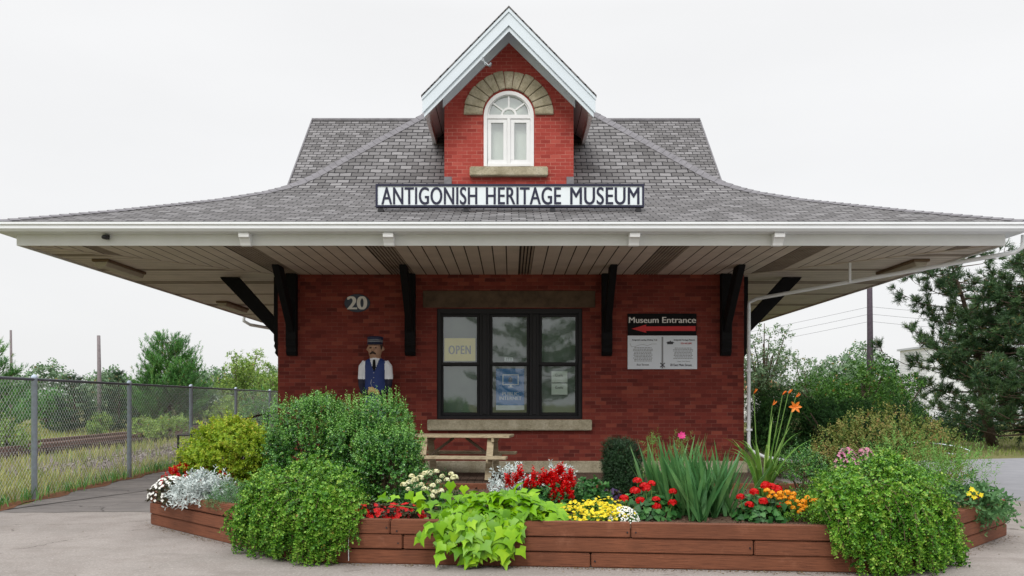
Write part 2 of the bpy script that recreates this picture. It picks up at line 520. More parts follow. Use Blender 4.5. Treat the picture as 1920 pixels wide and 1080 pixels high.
def text_mesh(body, x0, x1, z0, z1, y, name, mat, parent, bold=0.0, depth=.004, space=1.0):
    """lettering cut from the built-in font; bold widens every stroke by that part of the letter height"""
    cu = bpy.data.curves.new('lettering', 'FONT'); cu.body = body; cu.extrude = .01; cu.space_character = space
    to = bpy.data.objects.new('lettering_source', cu); sc.collection.objects.link(to)
    bpy.context.view_layer.update()
    me0 = bpy.data.meshes.new_from_object(to.evaluated_get(bpy.context.evaluated_depsgraph_get()))
    bpy.data.objects.remove(to); bpy.data.curves.remove(cu)
    co = np.empty(len(me0.vertices)*3, 'f'); me0.vertices.foreach_get('co', co); co = co.reshape(-1, 3)
    fs = [tuple(p.vertices) for p in me0.polygons]; bpy.data.meshes.remove(me0)
    q = (co - co.min(0))/(co.max(0) - co.min(0) + 1e-9)
    b = bold*(z1-z0); mb = MB()
    offs = [(0, 0)] if b == 0 else [(-1, 0), (1, 0), (-.33, .0), (.33, .0)]
    for k_, (ox, oz) in enumerate(offs):
        v = np.stack([x0 + b + q[:,0]*(x1-x0-2*b) + ox*b, y - depth*q[:,2] - .0006*k_, z0 + q[:,1]*(z1-z0)], 1)
        mb.faces([tuple(r) for r in v], fs)
    return mb.build(name, mat, parent)

# ------------------------------------------------------------------ the museum building
YW = 17.1            # front wall plane
WX = 4.75            # half width of the walls
DK = .15             # deck level
ZS = 4.18            # soffit
EX, EY0, EY1 = 8.3, 13.55, 40.45      # roof edge rectangle
bld = thing('station_building', 'red brick station museum with wide canopy roof, dormer and black bracketed eaves', 'building', (0, YW, DK))

def wall_with_hole(mb, outer, hole, y, depth, mi=0):
    """flat wall in the XZ plane at y with an opening; reveals go back by depth"""
    loops = [[Vector((x, z, 0)) for x, z in outer], [Vector((x, z, 0)) for x, z in hole]]
    tris = tessellate_polygon(loops); pts = list(outer) + list(hole)
    for t in tris:
        a, b, c = [pts[i] for i in t]
        area = (b[0]-a[0])*(c[1]-a[1]) - (c[0]-a[0])*(b[1]-a[1])
        if area < 0: b, c = c, b
        mb.poly([(p[0], y, p[1]) for p in (a, b, c)], mi=mi)
    n = len(hole)
    for i in range(n):
        a, b = hole[i], hole[(i+1) % n]
        mb.poly([(a[0], y, a[1]), (b[0], y, b[1]), (b[0], y+depth, b[1]), (a[0], y+depth, a[1])], mi=mi)

WX0, WX1, WZ0, WZ1 = gx(819, YW), gx(1092, YW), gz(786, YW), gz(578, YW)
mb = MB()
wall_with_hole(mb, [(-WX, .35), (WX, .35), (WX, 4.5), (-WX, 4.5)], [(WX0, WZ0), (WX1, WZ0), (WX1, WZ1), (WX0, WZ1)], YW, .3)
for sx in (-1, 1):
    mb.poly([(sx*WX, YW, .35), (sx*WX, 37, .35), (sx*WX, 37, 4.5), (sx*WX, YW, 4.5)][::sx])
mb.poly([(WX, 37, .35), (-WX, 37, .35), (-WX, 37, 4.5), (WX, 37, 4.5)])
mb.build('wall', M['brick'], bld)
mb = MB()
for a, b in ((-WX-.06, -1.9), (-1.895, 1.2), (1.205, WX+.06)):
    mb.box(a, b, YW-.06, YW+.2, -.05, .38)
for sx in (-1, 1):
    a, b = sorted((sx*(WX-.2), sx*(WX+.06)))
    mb.box(a, b, YW+.2, 37, -.05, .38)
mb.build('stone_plinth', M['stone'], bld, bevel=.012)
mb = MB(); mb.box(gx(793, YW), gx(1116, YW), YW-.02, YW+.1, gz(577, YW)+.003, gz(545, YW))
M['dark_stone'] = plain('shade_toned_stone', lin(92, 76, 62), .9, .3, 5, .2, bump=.4)  # lintel stone toned darker: the canopy's shade is put into its colour
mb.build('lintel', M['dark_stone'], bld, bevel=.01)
mb = MB(); mb.box(gx(801, YW-.12), gx(1110, YW-.12), YW-.12, YW+.2, gz(807, YW-.12), gz(787, YW-.12))
mb.build('window_sill', M['stone'], bld, bevel=.015, segs=2)
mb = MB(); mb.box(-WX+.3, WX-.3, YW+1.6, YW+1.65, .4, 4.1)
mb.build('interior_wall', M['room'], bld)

# --- ground-floor triple window
yf = YW + .05
mb = MB()
def fr(mb, x0, x1, z0, z1, t, y0, y1):
    mb.box(x0, x1, y0, y1, z0, z0+t); mb.box(x0, x1, y0, y1, z1-t, z1)
    mb.box(x0, x0+t, y0, y1, z0+t, z1-t); mb.box(x1-t, x1, y0, y1, z0+t, z1-t)
P3 = [(830, 894), (923, 988), (1016, 1080)]
mb.box(WX0, gx(826, YW), yf, yf+.18, WZ0, WZ1); mb.box(gx(1085, YW), WX1, yf, yf+.18, WZ0, WZ1)
mb.box(gx(826, YW), gx(1085, YW), yf, yf+.18, gz(588, YW), WZ1)
mb.box(gx(826, YW), gx(1085, YW), yf, yf+.18, WZ0, gz(779, YW))
for a, b in ((899, 918), (993, 1011)):
    mb.box(gx(a, YW), gx(b, YW), yf, yf+.18, gz(779, YW), gz(588, YW))
# slim moulding standing proud on the mullions
for a, b in ((904, 913), (998, 1006)):
    mb.box(gx(a, YW), gx(b, YW), yf-.02, yf-.001, gz(777, YW), gz(590, YW))
win = mb.build('window', M['frame'], bld, bevel=.006)
for a, b in P3:
    x0, x1 = gx(a-5, YW)+.004, gx(b+5, YW)-.004
    up = MB(); fr(up, x0, x1, gz(684, YW), gz(588, YW)-.003, .055, yf+.05, yf+.09)
    up.build('upper_sash', M['frame'], win, bevel=.004)
    lo = MB(); fr(lo, x0, x1, gz(779, YW)+.003, gz(681, YW), .055, yf+.10, yf+.14)
    lo.build('lower_sash', M['frame'], win, bevel=.004)
    for z0, z1, y in ((gz(684, YW)+.05, gz(588, YW)-.05, yf+.07), (gz(779, YW)+.05, gz(681, YW)-.05, yf+.12)):
        pb = MB(); pb.poly([(x0+.05, y, z0), (x1-.05, y, z0), (x1-.05, y, z1), (x0+.05, y, z1)])
        pb.build('pane', M['glass'], win)
    bl = MB(); z = gz(779, YW)
    while z < gz(588, YW):
        bl.poly([(x0-.02, yf+.245, z), (x1+.02, yf+.245, z), (x1+.02, yf+.232, z+.030), (x0-.02, yf+.232, z+.030)]); z += .027
    bl.build('blind', M['blind'], win)

# --- soffit boards (front boards run to the wall, side boards run sideways), mitred at the corners
SX, SY = 8.07, 13.79
M['vent'] = plain('vent_strip', lin(152, 138, 124), .6, .2, 4)
sb = MB(); vts = []; back = MB()
gap = .022
def soffit_board(mb, a, b, fn, z):
    p = fn(a, b)
    if p: mb.prism([(q[0], q[1], z) for q in p], (0, 0, .018))
def front_fn(a, b):
    # board between x=a and x=b from the fascia to the wall, cut by the mitre |x|=WX+(YW-y)
    def yend(x): return YW - max(0, (abs(x) - WX)) * (YW-SY) / (SX-WX)
    pts = [(a, SY), (b, SY), (b, yend(b)), (a, yend(a))]
    if a < -WX < b: pts = [(a, SY), (b, SY), (b, yend(b)), (-WX, YW), (a, yend(a))]
    if a < WX < b: pts = [(a, SY), (b, SY), (b, yend(b)), (WX, YW), (a, yend(a))]
    return pts
pitch = .235
def layout(lo, hi):
    x = lo; i = 0; out = []
    while x < hi - .01:
        e2 = min(hi, x + pitch)
        out.append((x, e2, i)); x = e2; i += 1
    return out
def emit(fn, lo, hi, vents):
    jt = MB(); jts.append(jt)
    for a, b, i in layout(lo, hi):
        vent = any(abs((a+b)/2 - v) < pitch*.75 for v in vents)
        if vent:
            vt = MB(); vts.append(vt); k = 4; wd = (b-a)/k
            for j in range(k): soffit_board(vt, a+j*wd+.026, a+(j+1)*wd, fn, ZS)
        else:
            soffit_board(sb, a+gap/2, b-gap/2, fn, ZS)
            soffit_board(jt, b-gap/2-.001, b+gap/2+.001, fn, ZS+.0015)
jts = []
emit(front_fn, -SX, SX, [-7.0, -4.6, -2.15, .3, 2.7, 5.1, 7.5])
for sgn in (-1, 1):
    def side_fn(a, b, sgn=sgn):
        def xs(y): return WX if y >= YW else WX + (YW-y)*(SX-WX)/(YW-SY)
        pts = [(xs(a)+.004, a), (SX, a), (SX, b), (xs(b)+.004, b)]
        if a < YW < b: pts = [(xs(a)+.004, a), (SX, a), (SX, b), (WX, b), (WX, YW)]
        return [(sgn*x, y) for x, y in pts]
    emit(side_fn, SY, 36.9, [14.9, 16.5, 18.3, 20.3, 22.5, 25, 27.6, 30.5])
# dark cavity above the joints
for x0, x1, y0, y1 in ((-SX, SX, SY, YW), (-SX, -WX, YW, 37), (WX, SX, YW, 37)):
    back.poly([(x0, y0, ZS+.03), (x0, y1, ZS+.03), (x1, y1, ZS+.03), (x1, y0, ZS+.03)])
so = sb.build('soffit', M['soffit'], bld)
M['joint'] = plain('soffit_groove_shade', lin(56, 45, 40), .9, .2, 4)  # dark strips between the boards, groove shadow painted as their colour
for jt in jts: jt.build('soffit_groove_shade', M['joint'], so)
for vt in vts: vt.build('soffit_vent', M['vent'], so)
back.build('soffit_cavity', M['slot'], so)
for sgn in (-1, 1):
    cv = MB(); cv.obox((sgn*SX, SY, ZS-.008), (sgn*(WX+.02), YW-.02, ZS-.008), .07, .014)
    cv.build('soffit_mitre_strip', M['soffit'], so)

# --- fascia, gutter (mitred sweeps around the eaves)
def sweep(mb, prof, hx, y0, y1):
    c = [(-hx, y0, -1, -1), (hx, y0, 1, -1), (hx, y1, 1, 1), (-hx, y1, -1, 1)]
    n = len(prof)
    for i in range(4):
        a, b = c[i], c[(i+1) % 4]
        for j in range(n):
            (o0, z0), (o1, z1) = prof[j], prof[(j+1) % n]
            mb.poly([(a[0]+a[2]*o0, a[1]+a[3]*o0, z0), (b[0]+b[2]*o0, b[1]+b[3]*o0, z0),
                     (b[0]+b[2]*o1, b[1]+b[3]*o1, z1), (a[0]+a[2]*o1, a[1]+a[3]*o1, z1)])
mb = MB(); sweep(mb, [(0, 4.15), (0, 4.345), (-.035, 4.345), (-.035, 4.15)], SX+.035, SY-.035, 37+1)
mb.build('fascia', M['fascia'], bld)
mb = MB(); sweep(mb, [(-.2, 4.33), (-.02, 4.33), (.035, 4.335), (.075, 4.375), (.075, 4.425), (.10, 4.44), (.10, 4.475), (.085, 4.475), (.085, 4.45), (-.03, 4.45), (-.03, 4.50), (-.2, 4.50)], EX, EY0, EY1)
gut = mb.build('gutter', M['white_metal'], bld)
for px in (458, 728, 1190, 1461):
    x = gx(px, 13.6); mb = MB()
    mb.prism([(x-.085, 13.752, 4.33), (x-.085, 13.752, 4.13), (x-.085, 13.67, 4.13), (x-.085, 13.65, 4.17), (x-.085, 13.60, 4.24), (x-.085, 13.56, 4.25), (x-.085, 13.55, 4.325)], (.17, 0, 0))
    mb.build('eave_block', M['white_paint'], bld, bevel=.006)

# --- main roof: bell-cast hip
PRO = [(0, 4.50), (1.2, 4.925), (2.6, 5.46), (3.3, 5.78), (3.6, 5.95), (3.85, 6.12), (4.1, 6.33), (5.2, 7.38), (6.3, 8.42), (8.3, 10.35)]
LEN = [0]
for i in range(1, len(PRO)): LEN.append(LEN[-1] + math.hypot(PRO[i][0]-PRO[i-1][0], PRO[i][1]-PRO[i-1][1]))
mb = MB()
for i in range(len(PRO)-1):
    (t0, z0), (t1, z1) = PRO[i], PRO[i+1]; v0, v1 = LEN[i], LEN[i+1]
    for q, uv in (
        ([(-EX+t0, EY0+t0, z0), (EX-t0, EY0+t0, z0), (EX-t1, EY0+t1, z1), (-EX+t1, EY0+t1, z1)], 'x'),
        ([(EX-t0, EY0+t0, z0), (EX-t0, EY1-t0, z0), (EX-t1, EY1-t1, z1), (EX-t1, EY0+t1, z1)], 'y'),
        ([(EX-t0, EY1-t0, z0), (-EX+t0, EY1-t0, z0), (-EX+t1, EY1-t1, z1), (EX-t1, EY1-t1, z1)], 'x'),
        ([(-EX+t0, EY1-t0, z0), (-EX+t0, EY0+t0, z0), (-EX+t1, EY0+t1, z1), (-EX+t1, EY1-t1, z1)], 'y')):
        a = 0 if uv == 'x' else 1
        U = [(q[k][a]+20, (v0, v0, v1, v1)[k]) for k in range(4)]
        if abs(t1-8.3) < 1e-6 and uv == 'x': q = q[:3]; U = U[:3]; U[2] = (20, v1)
        mb.poly(q, uv=U)
roof = mb.build('roof', M['shingle'], bld)
for sx, ey, sy in ((-1, EY0, 1), (1, EY0, 1), (-1, EY1, -1), (1, EY1, -1)):
    pts = []; mb = MB()
    for i in range(len(PRO)-1):
        n = max(1, int((PRO[i+1][0]-PRO[i][0])/.1))
        for j in range(n):
            f = j/n; t = PRO[i][0]+(PRO[i+1][0]-PRO[i][0])*f; z = PRO[i][1]+(PRO[i+1][1]-PRO[i][1])*f
            pts.append(Vector((sx*(EX-t), ey+sy*t, z)))
    for a, b in zip(pts[:-1], pts[1:]):
        d = (b-a).normalized(); sd = d.cross(Vector((0,0,1))).normalized()
        lift = Vector((0,0,.025)); b2 = b + d*.02; m_ = abs(b.z-a.z)/max(1e-6, abs(b.x-a.x))
        for s_ in (-1, 1):
            o = sd*s_*.15 + Vector((0,0,-m_*.15/1.414-.012))
            mb.prism([a+lift, a+lift+o, b2+lift*.45+o, b2+lift*.45], (0, 0, .012))
    mb.build('ridge_cap', M['shingle_cap'], roof)
# cross gable behind
CXL, CXR, CYR, CZR, CSL = -6.4, 6.08, 27.0, 10.63, .976
mb = MB()
for s_ in (-1, 1):
    L = 5.6; sl = math.hypot(1, CSL)*L
    q = [(CXL, CYR+s_*L, CZR-CSL*L), (CXR, CYR+s_*L, CZR-CSL*L), (CXR, CYR, CZR), (CXL, CYR, CZR)]
    U = [(CXL+20, 0), (CXR+20, 0), (CXR+20, sl), (CXL+20, sl)]
    if s_ > 0: q = [q[1], q[0], q[3], q[2]]; U = [U[1], U[0], U[3], U[2]]
    mb.poly(q, uv=U)
mb.build('cross_gable_roof', M['shingle'], bld)
for x0, x1 in ((CXL-.03, CXL+.01), (CXR-.01, CXR+.03)):
    mb = MB()
    for s_ in (-1, 1):
        mb.prism([(x0, CYR, CZR+.02), (x0, CYR+s_*5.6, CZR+.02-CSL*5.6), (x0, CYR+s_*5.6, CZR-.22-CSL*5.6), (x0, CYR, CZR-.22)], (x1-x0, 0, 0))
    mb.build('cross_gable_rake', M['shingle_cap'], bld)
mb = MB()
mb.tube([(CXL, CYR, CZR+.01), (CXR, CYR, CZR+.01)], .07, 8)
mb.build('cross_gable_ridge', M['shingle_cap'], bld)
mb = MB()
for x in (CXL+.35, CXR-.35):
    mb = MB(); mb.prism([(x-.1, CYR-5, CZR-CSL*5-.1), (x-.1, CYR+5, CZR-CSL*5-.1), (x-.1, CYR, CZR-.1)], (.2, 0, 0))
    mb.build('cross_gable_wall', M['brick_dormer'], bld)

# --- dormer
DXc = -.04; DW = 1.315; YD = YW - .02; PK = 8.95
x0, x1 = DXc-DW, DXc+DW
zc = PK - DW*.98
ax, az, ar = gx(954, YD), gz(218, YD), (gx(1001, YD)-gx(907, YD))/2
wb = gz(312, YD)
hole = [(ax-ar, wb), (ax+ar, wb)] + [(ax+ar*math.cos(t), az+ar*math.sin(t)) for t in np.linspace(0, math.pi, 25)]
mb = MB()
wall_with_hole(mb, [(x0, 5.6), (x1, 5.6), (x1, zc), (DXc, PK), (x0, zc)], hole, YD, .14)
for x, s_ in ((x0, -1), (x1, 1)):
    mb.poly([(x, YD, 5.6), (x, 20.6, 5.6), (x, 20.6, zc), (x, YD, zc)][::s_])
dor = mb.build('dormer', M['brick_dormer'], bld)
# dormer roof slabs
OW = 1.69; YF = 16.38
mb = MB()
for s_ in (-1, 1):
    top = [(DXc, 9.31), (DXc+s_*(OW+.02), 9.31-(OW+.02)*1.02)]
    q = [(top[0][0], YF-.03, top[0][1]), (top[1][0], YF-.03, top[1][1]), (top[1][0], 21.4, top[1][1]), (top[0][0], 21.4, top[0][1])]
    sl = OW*1.43
    U = [(0, sl), (0, 0), (5, 0), (5, sl)]
    if s_ < 0: q = q[::-1]; U = U[::-1]
    mb.poly(q, uv=U)
    q2 = [(p[0], p[1], p[2]-.03) for p in q][::-1]
    mb.poly(q2)
    a, b = q[0], q[1]
    mb.poly([(top[0][0], YF-.03, top[0][1]), (top[0][0], YF-.03, top[0][1]-.03), (top[1][0], YF-.03, top[1][1]-.03), (top[1][0], YF-.03, top[1][1])])
    mb.poly([(top[1][0], YF-.03, top[1][1]), (top[1][0], YF-.03, top[1][1]-.03), (top[1][0], 21.4, top[1][1]-.03), (top[1][0], 21.4, top[1][1])])
mb.build('dormer_roof', M['shingle'], dor)
def rake(mb, y0, y1, ztop, th, ow, slope):
    for s_ in (-1, 1):
        mb.prism([(DXc, y0, ztop), (DXc+s_*ow, y0, ztop-ow*slope), (DXc+s_*ow, y0, ztop-ow*slope-th), (DXc, y0, ztop-th)], (0, y1-y0, 0))
mb = MB(); rake(mb, YF, YF+.03, 9.275, .33, OW, 1.02); rake(mb, YF-.02, YF-.001, 9.27, .07, OW+.01, 1.02)
rake(mb, YF+.035, YF+.06, 8.96, .12, OW-.03, 1.02)
mb.build('barge_board', M['blue_white'], dor, bevel=.004)
mb = MB(); rake(mb, YD-.045, YD-.004, 9.16, .27, DW+.03, .99)
mb.build('wall_barge_board', M['blue_white'], dor, bevel=.004)
mb = MB()
for s_ in (-1, 1):
    n = 9
    for i in range(n):
        a, b = OW*i/n+.006, OW*(i+1)/n-.006
        za, zb = 9.17-a*1.02, 9.17-b*1.02
        mb.prism([(DXc+s_*a, YF+.06, za), (DXc+s_*b, YF+.06, zb), (DXc+s_*b, YF+.06, zb+.02), (DXc+s_*a, YF+.06, za+.02)], (0, 4.6, 0))
mb.build('dormer_soffit', M['white_paint'], dor)
mb = MB()
for s_ in (-1, 1):
    mb = MB(); xo = DXc+s_*OW; zz = 9.275-OW*1.02
    a, b = sorted((xo-s_*.07, xo))
    mb.box(a, b, YF+.04, 20.2, zz-.22, zz-.02)
    mb.build('dormer_eave_board', M['white_paint'], dor)
# stone voussoirs
mb = MB(); nv = 13; ri, ro = ar*1.045, ar*1.045+.37
for i in range(nv):
    t0 = math.pi*i/nv + .008; t1 = math.pi*(i+1)/nv - .008
    oo = ro*rng.uniform(.985, 1.01)
    pts = [(ax+ri*math.cos(t), az+.02+ri*math.sin(t)) for t in np.linspace(t0, t1, 3)] + [(ax+oo*1.0*math.cos(t)*1.02, az+.02+oo*math.sin(t)*.98) for t in np.linspace(t1, t0, 3)]
    mb.prism([(x, YD-.05-rng.uniform(0, .02), z) for x, z in pts], (0, .15, 0))
mb.build('stone_arch', M['stone'], dor, bevel=.012)
mb = MB(); mb.box(gx(881, YD), gx(1027, YD), YD-.13, YD+.1, gz(330, YD-.1), gz(312, YD-.1)-.003)
mb.build('dormer_sill', M['stone'], dor, bevel=.02, segs=2)
mb = MB()
for px in (840, 1069):
    mb = MB(); mb.box(gx(px, YD)-.075, gx(px, YD)+.075, YD-.03, YD+.1, 5.9, gz(332, YD)); mb.build('corner_flashing', M['shingle_cap'], dor)
# arched white window
mb = MB()
yw = YD + .03
def ring(mb, cx, cz, r0, r1, y0, y1, n=24, a0=0, a1=math.pi):
    ts = np.linspace(a0, a1, n+1)
    for a, b in zip(ts[:-1], ts[1:]):
        mb.prism([(cx+r0*math.cos(a), y0, cz+r0*math.sin(a)), (cx+r1*math.cos(a), y0, cz+r1*math.sin(a)), (cx+r1*math.cos(b), y0, cz+r1*math.sin(b)), (cx+r0*math.cos(b), y0, cz+r0*math.sin(b))], (0, y1-y0, 0))
ring(mb, ax, az, ar-.075, ar, yw-.05, yw+.1)
mb.box(ax-ar, ax-ar+.075, yw-.05, yw+.1, wb, az); mb.box(ax+ar-.075, ax+ar, yw-.05, yw+.1, wb, az)
mb.box(ax-ar+.075, ax+ar-.075, yw-.05, yw+.1, wb, wb+.06)
mb.box(ax-ar+.075, ax+ar-.075, yw-.04, yw+.1, az-.05, az+.03)
mb.box(ax-.035, ax+.035, yw-.045, yw+.1, wb+.06, az-.05)
fw = mb.build('arched_window', M['white_paint'], dor, bevel=.004)
for s_ in (-1, 1):
    mb = MB(); a, b = sorted((ax+s_*.037, ax+s_*(ar-.077)))
    fr(mb, a, b, wb+.062, az-.052, .075, yw-.02, yw+.05)
    mb.build('casement', M['white_paint'], fw, bevel=.004)
mb = MB(); ri2 = ar-.075; ring(mb, ax, az+.03, .12, .16, yw-.01, yw+.03, 12)
for t in (R(40), R(90), R(140)):
    mb.obox((ax+.15*math.cos(t), yw+.01, az+.03+.15*math.sin(t)), (ax+(ri2-.01)*math.cos(t), yw+.01, az+.02+(ri2-.03)*math.sin(t)), .03, .03, (0, 1, 0))
ring(mb, ax, az+.03, ri2-.035, ri2-.003, yw-.015, yw+.03)
mb.build('fanlight_bars', M['white_paint'], fw)
for s_ in (-1, 1):
    mb = MB(); a, b = sorted((ax+s_*.11, ax+s_*(ar-.15)))
    mb.poly([(a, yw+.02, wb+.13), (b, yw+.02, wb+.13), (b, yw+.02, az-.12), (a, yw+.02, az-.12)]); mb.build('pane', M['dormer_glass'], fw)
mb = MB(); mb.poly([(ax+ri2*math.cos(t), yw+.04, az+.03+(ri2-.02)*math.sin(t)) for t in np.linspace(0, math.pi, 20)])
mb.build('pane', M['dormer_glass'], fw)
mb = MB(); mb.poly([(ax-ar, yw+.13, wb), (ax+ar, yw+.13, wb), (ax+ar, yw+.13, az+ar), (ax-ar, yw+.13, az+ar)])
mb.build('curtain', M['curtain'], fw)
mb = MB()
p = [at(905, 107, 16.33), at(910, 122, 16.28), at(918, 124, 16.3), at(912, 116, 16.33)]
mb.tube([at(905, 107, 16.36), p[1], p[2]], .012, 6); mb.tube([at(903, 112, 16.36), p[2]], .012, 6); mb.tube([p[2], at(920, 119, 16.37)], .025, 6)
mb.build('wire_bracket', M['metal'], dor)

# --- eave brackets
def bracket(x, side=None):
    def T3(a, b, z):            # a along the wall, b outward
        return (x+a, YW-b, z) if side is None else (side*(WX+b), 17.5+a, z)
    mb = MB()
    post = [(0.002, ZS-.004), (.17, ZS-.004), (.17, 2.86), (.15, 2.80), (.17, 2.74), (.13, 2.66), (.15, 2.60), (.09, 2.52), (0.002, 2.52)]
    mb.prism([T3(-.105, b, z) for b, z in post], Vector(T3(.105, 0, 0)) - Vector(T3(-.105, 0, 0)))
    br = mb.build('bracket', M['black_wood'], bld, bevel=.008)
    mb = MB()
    q = [(.17, 2.98), (.17, 3.34), (.92, ZS-.004), (1.30, ZS-.004), (1.26, ZS-.06)]
    mb.prism([T3(-.065, b, z) for b, z in q], Vector(T3(.065, 0, 0)) - Vector(T3(-.065, 0, 0)))
    mb.build('bracket_strut', M['black_wood'], br, bevel=.006)
for px in (549, 770, 1137, 1359): bracket(gx(px, YW))
for s_ in (-1, 1): bracket(0, s_)

# --- downspouts
dp = MB()
dp.tube([(8.38, 13.72, 4.32), (8.38, 13.74, 4.12), (8.30, 13.82, 4.05), (4.95, 16.86, 3.66), (4.82, 16.98, 3.60), (4.82, 17.0, 3.5), (4.82, 17.0, .72), (4.86, 16.98, .60), (5.12, 16.9, .47), (5.75, 16.8, .38)], 0.036, 8)
dpo = dp.build('downspout', M['white_metal'], bld, smooth=True)
for bb in ((6.27, 6.31, 15.55, 15.58, 3.8, ZS), (4.76, 4.88, 16.95, 17.05, 2.2, 2.24), (4.76, 4.88, 16.95, 17.05, 1.0, 1.04)):
    mb = MB(); mb.box(*bb); mb.build('pipe_strap', M['white_metal'], dpo)
mb = MB()
mb.tube([(-8.34, 26.2, 4.32), (-8.34, 26.2, 4.1), (-8.2, 26.4, 4.0), (-4.9, 27.6, 3.45), (-4.85, 27.6, .5)], .05, 8)
mb.build('downspout', M['white_metal'], bld, smooth=True)

# ------------------------------------------------------------------ lamps and small fixtures on the eaves
lens = plain('dull_diffuser', lin(176, 168, 150), .5, .1, 4)
def strip_lamp(x, y0, y1, label):
    t = thing('strip_lamp', label, 'lamp', (x, (y0+y1)/2, ZS-.13), 'strip lamps under the canopy')
    mb = MB(); mb.box(x-.15, x+.15, y0, y1, ZS-.05, ZS-.001); mb.build('housing', M['bronze'], t, bevel=.008)
    mb = MB(); mb.prism([(x-.13, y0+.02, ZS-.05), (x+.13, y0+.02, ZS-.05), (x+.09, y0+.02, ZS-.13), (x-.09, y0+.02, ZS-.13)], (0, y1-y0-.04, 0)); mb.build('diffuser', lens, t, bevel=.01)
M['bronze'] = plain('bronze_casing', lin(112, 92, 70), .6, .2, 6)
strip_lamp(-7.45, 15.2, 16.8, 'brown strip lamp under the left canopy corner, nearer of the left pair')
strip_lamp(-7.45, 21.6, 23.4, 'brown strip lamp under the left canopy, farther back above the fence')
strip_lamp(7.45, 15.2, 16.8, 'brown strip lamp under the right canopy corner')
t = thing('security_light', 'small dark security light hung on the white fascia left of the eave blocks', 'lamp', at(197, 444, 13.72))
c = at(197, 445, 13.66); mb = MB(); mb.lathe((c[0], c[1], c[2]-.03), [(.02, 0), (.05, .01), (.055, .04), (.03, .07)], 12); mb.build('lamp_head', M['dark_metal'], t, smooth=True)
mb = MB(); mb.box(c[0]-.03, c[0]+.03, c[1]+.03, 13.753, c[2]-.02, c[2]+.05); mb.build('mount', M['dark_metal'], t)

# ------------------------------------------------------------------ signs
M['sign_white'] = plain('sign_white', lin(226, 234, 238), .5, .03, 2)
M['ink'] = plain('navy_ink', lin(30, 32, 58), .6, .1, 6)
M['black_board'] = plain('black_board', lin(12, 11, 13), .7, .1, 4, .2)
M['letter_white'] = plain('letter_white', lin(228, 224, 220), .5, .03, 4)
M['red_paint'] = plain('sign_red', lin(196, 34, 38), .5, .05, 4)
M['grey_print'] = plain('grey_print', lin(140, 142, 146), .6, .05, 4)
M['dark_print'] = plain('dark_print', lin(62, 62, 68), .6, .05, 4)
M['panel_white'] = plain('panel_white', lin(222, 228, 236), .45, .02, 2)

YS = 14.75
t = thing('museum_sign', 'long white sign with navy letters ANTIGONISH HERITAGE MUSEUM on the lower roof', 'sign', (gx(956, YS), YS, gz(388, YS)))
sx0, sx1, sz0, sz1 = gx(706, YS), gx(1206, YS), gz(387, YS), gz(347, YS)
mb = MB(); mb.box(sx0, sx1, YS, YS+.05, sz0, sz1); mb.build('board', M['sign_white'], t)
mb = MB(); fr(mb, sx0-.015, sx1+.015, sz0-.015, sz1+.015, .035, YS-.02, YS+.07); mb.build('sign_frame', M['ink'], t)
for body, a, b in (('ANTIGONISH', 715, 895), ('HERITAGE', 911, 1052), ('MUSEUM', 1069, 1199)):
    text_mesh(body, gx(a, YS), gx(b, YS), gz(383.5, YS), gz(351, YS), YS-.003, 'lettering', M['ink'], t, bold=.02, space=1.05)
for px in (714, 874, 1036, 1197):
    x = gx(px, YS); mb = MB()
    zr = 4.5 + (YS-EY0)*.36
    mb.box(x-.03, x+.03, YS+.01, YS+.05, zr-.05, sz0-.016); mb.obox((x, YS+.05, sz1-.1), (x, YS+.6, zr+.21), .03, .03); mb.box(x-.045, x+.045, YS-.03, YS+.07, sz0-.10, sz0-.04)
    mb.build('sign_bracket', M['dark_metal'], t)

t = thing('house_number', 'oval grey plaque with white number 20 on the red brick wall', 'plaque', at(670, 569, YW))
c = at(670, 568.5, YW); mb = MB()
mb.prism([(c[0]+.262*math.cos(a), YW-.025, c[2]+.185*math.sin(a)) for a in np.linspace(0, 2*math.pi, 40)[:-1]], (0, .024, 0))
mb.build('plaque', plain('slate_plaque', lin(58, 66, 82), .5, .05, 5), t, bevel=.006)
text_mesh('20', gx(651, YW), gx(689, YW), gz(580.5, YW), gz(556, YW), YW-.028, 'number', M['letter_white'], t, bold=.06, depth=.008)

t = thing('entrance_sign', 'black sign reading Museum Entrance with a red arrow pointing left', 'sign', at(1242, 629, YW))
YE = YW-.03
ex0, ex1 = gx(1177, YE), gx(1306, YE)
mb = MB(); mb.box(ex0, ex1, YE, YW-.002, gz(628.5, YE), gz(588, YE)); mb.build('board', M['black_board'], t)
def serif_word(body, px0, px1, parent):
    text_mesh(body, gx(px0, YE), gx(px1, YE), gz(605.5, YE), gz(594.5, YE), YE-.002, 'lettering', M['letter_white'], parent, bold=.03)
serif_word('Museum', 1179, 1235, t); serif_word('Entrance', 1241.5, 1305, t)
mb = MB(); mb.prism([(gx(a, YE), YE-.004, gz(b, YE)) for a, b in ((1184, 616.5), (1212, 608.5), (1211, 612), (1304, 611.5), (1304, 620.5), (1211, 620.5), (1212, 624))], (0, .003, 0))
mb.build('arrow', M['red_paint'], t)

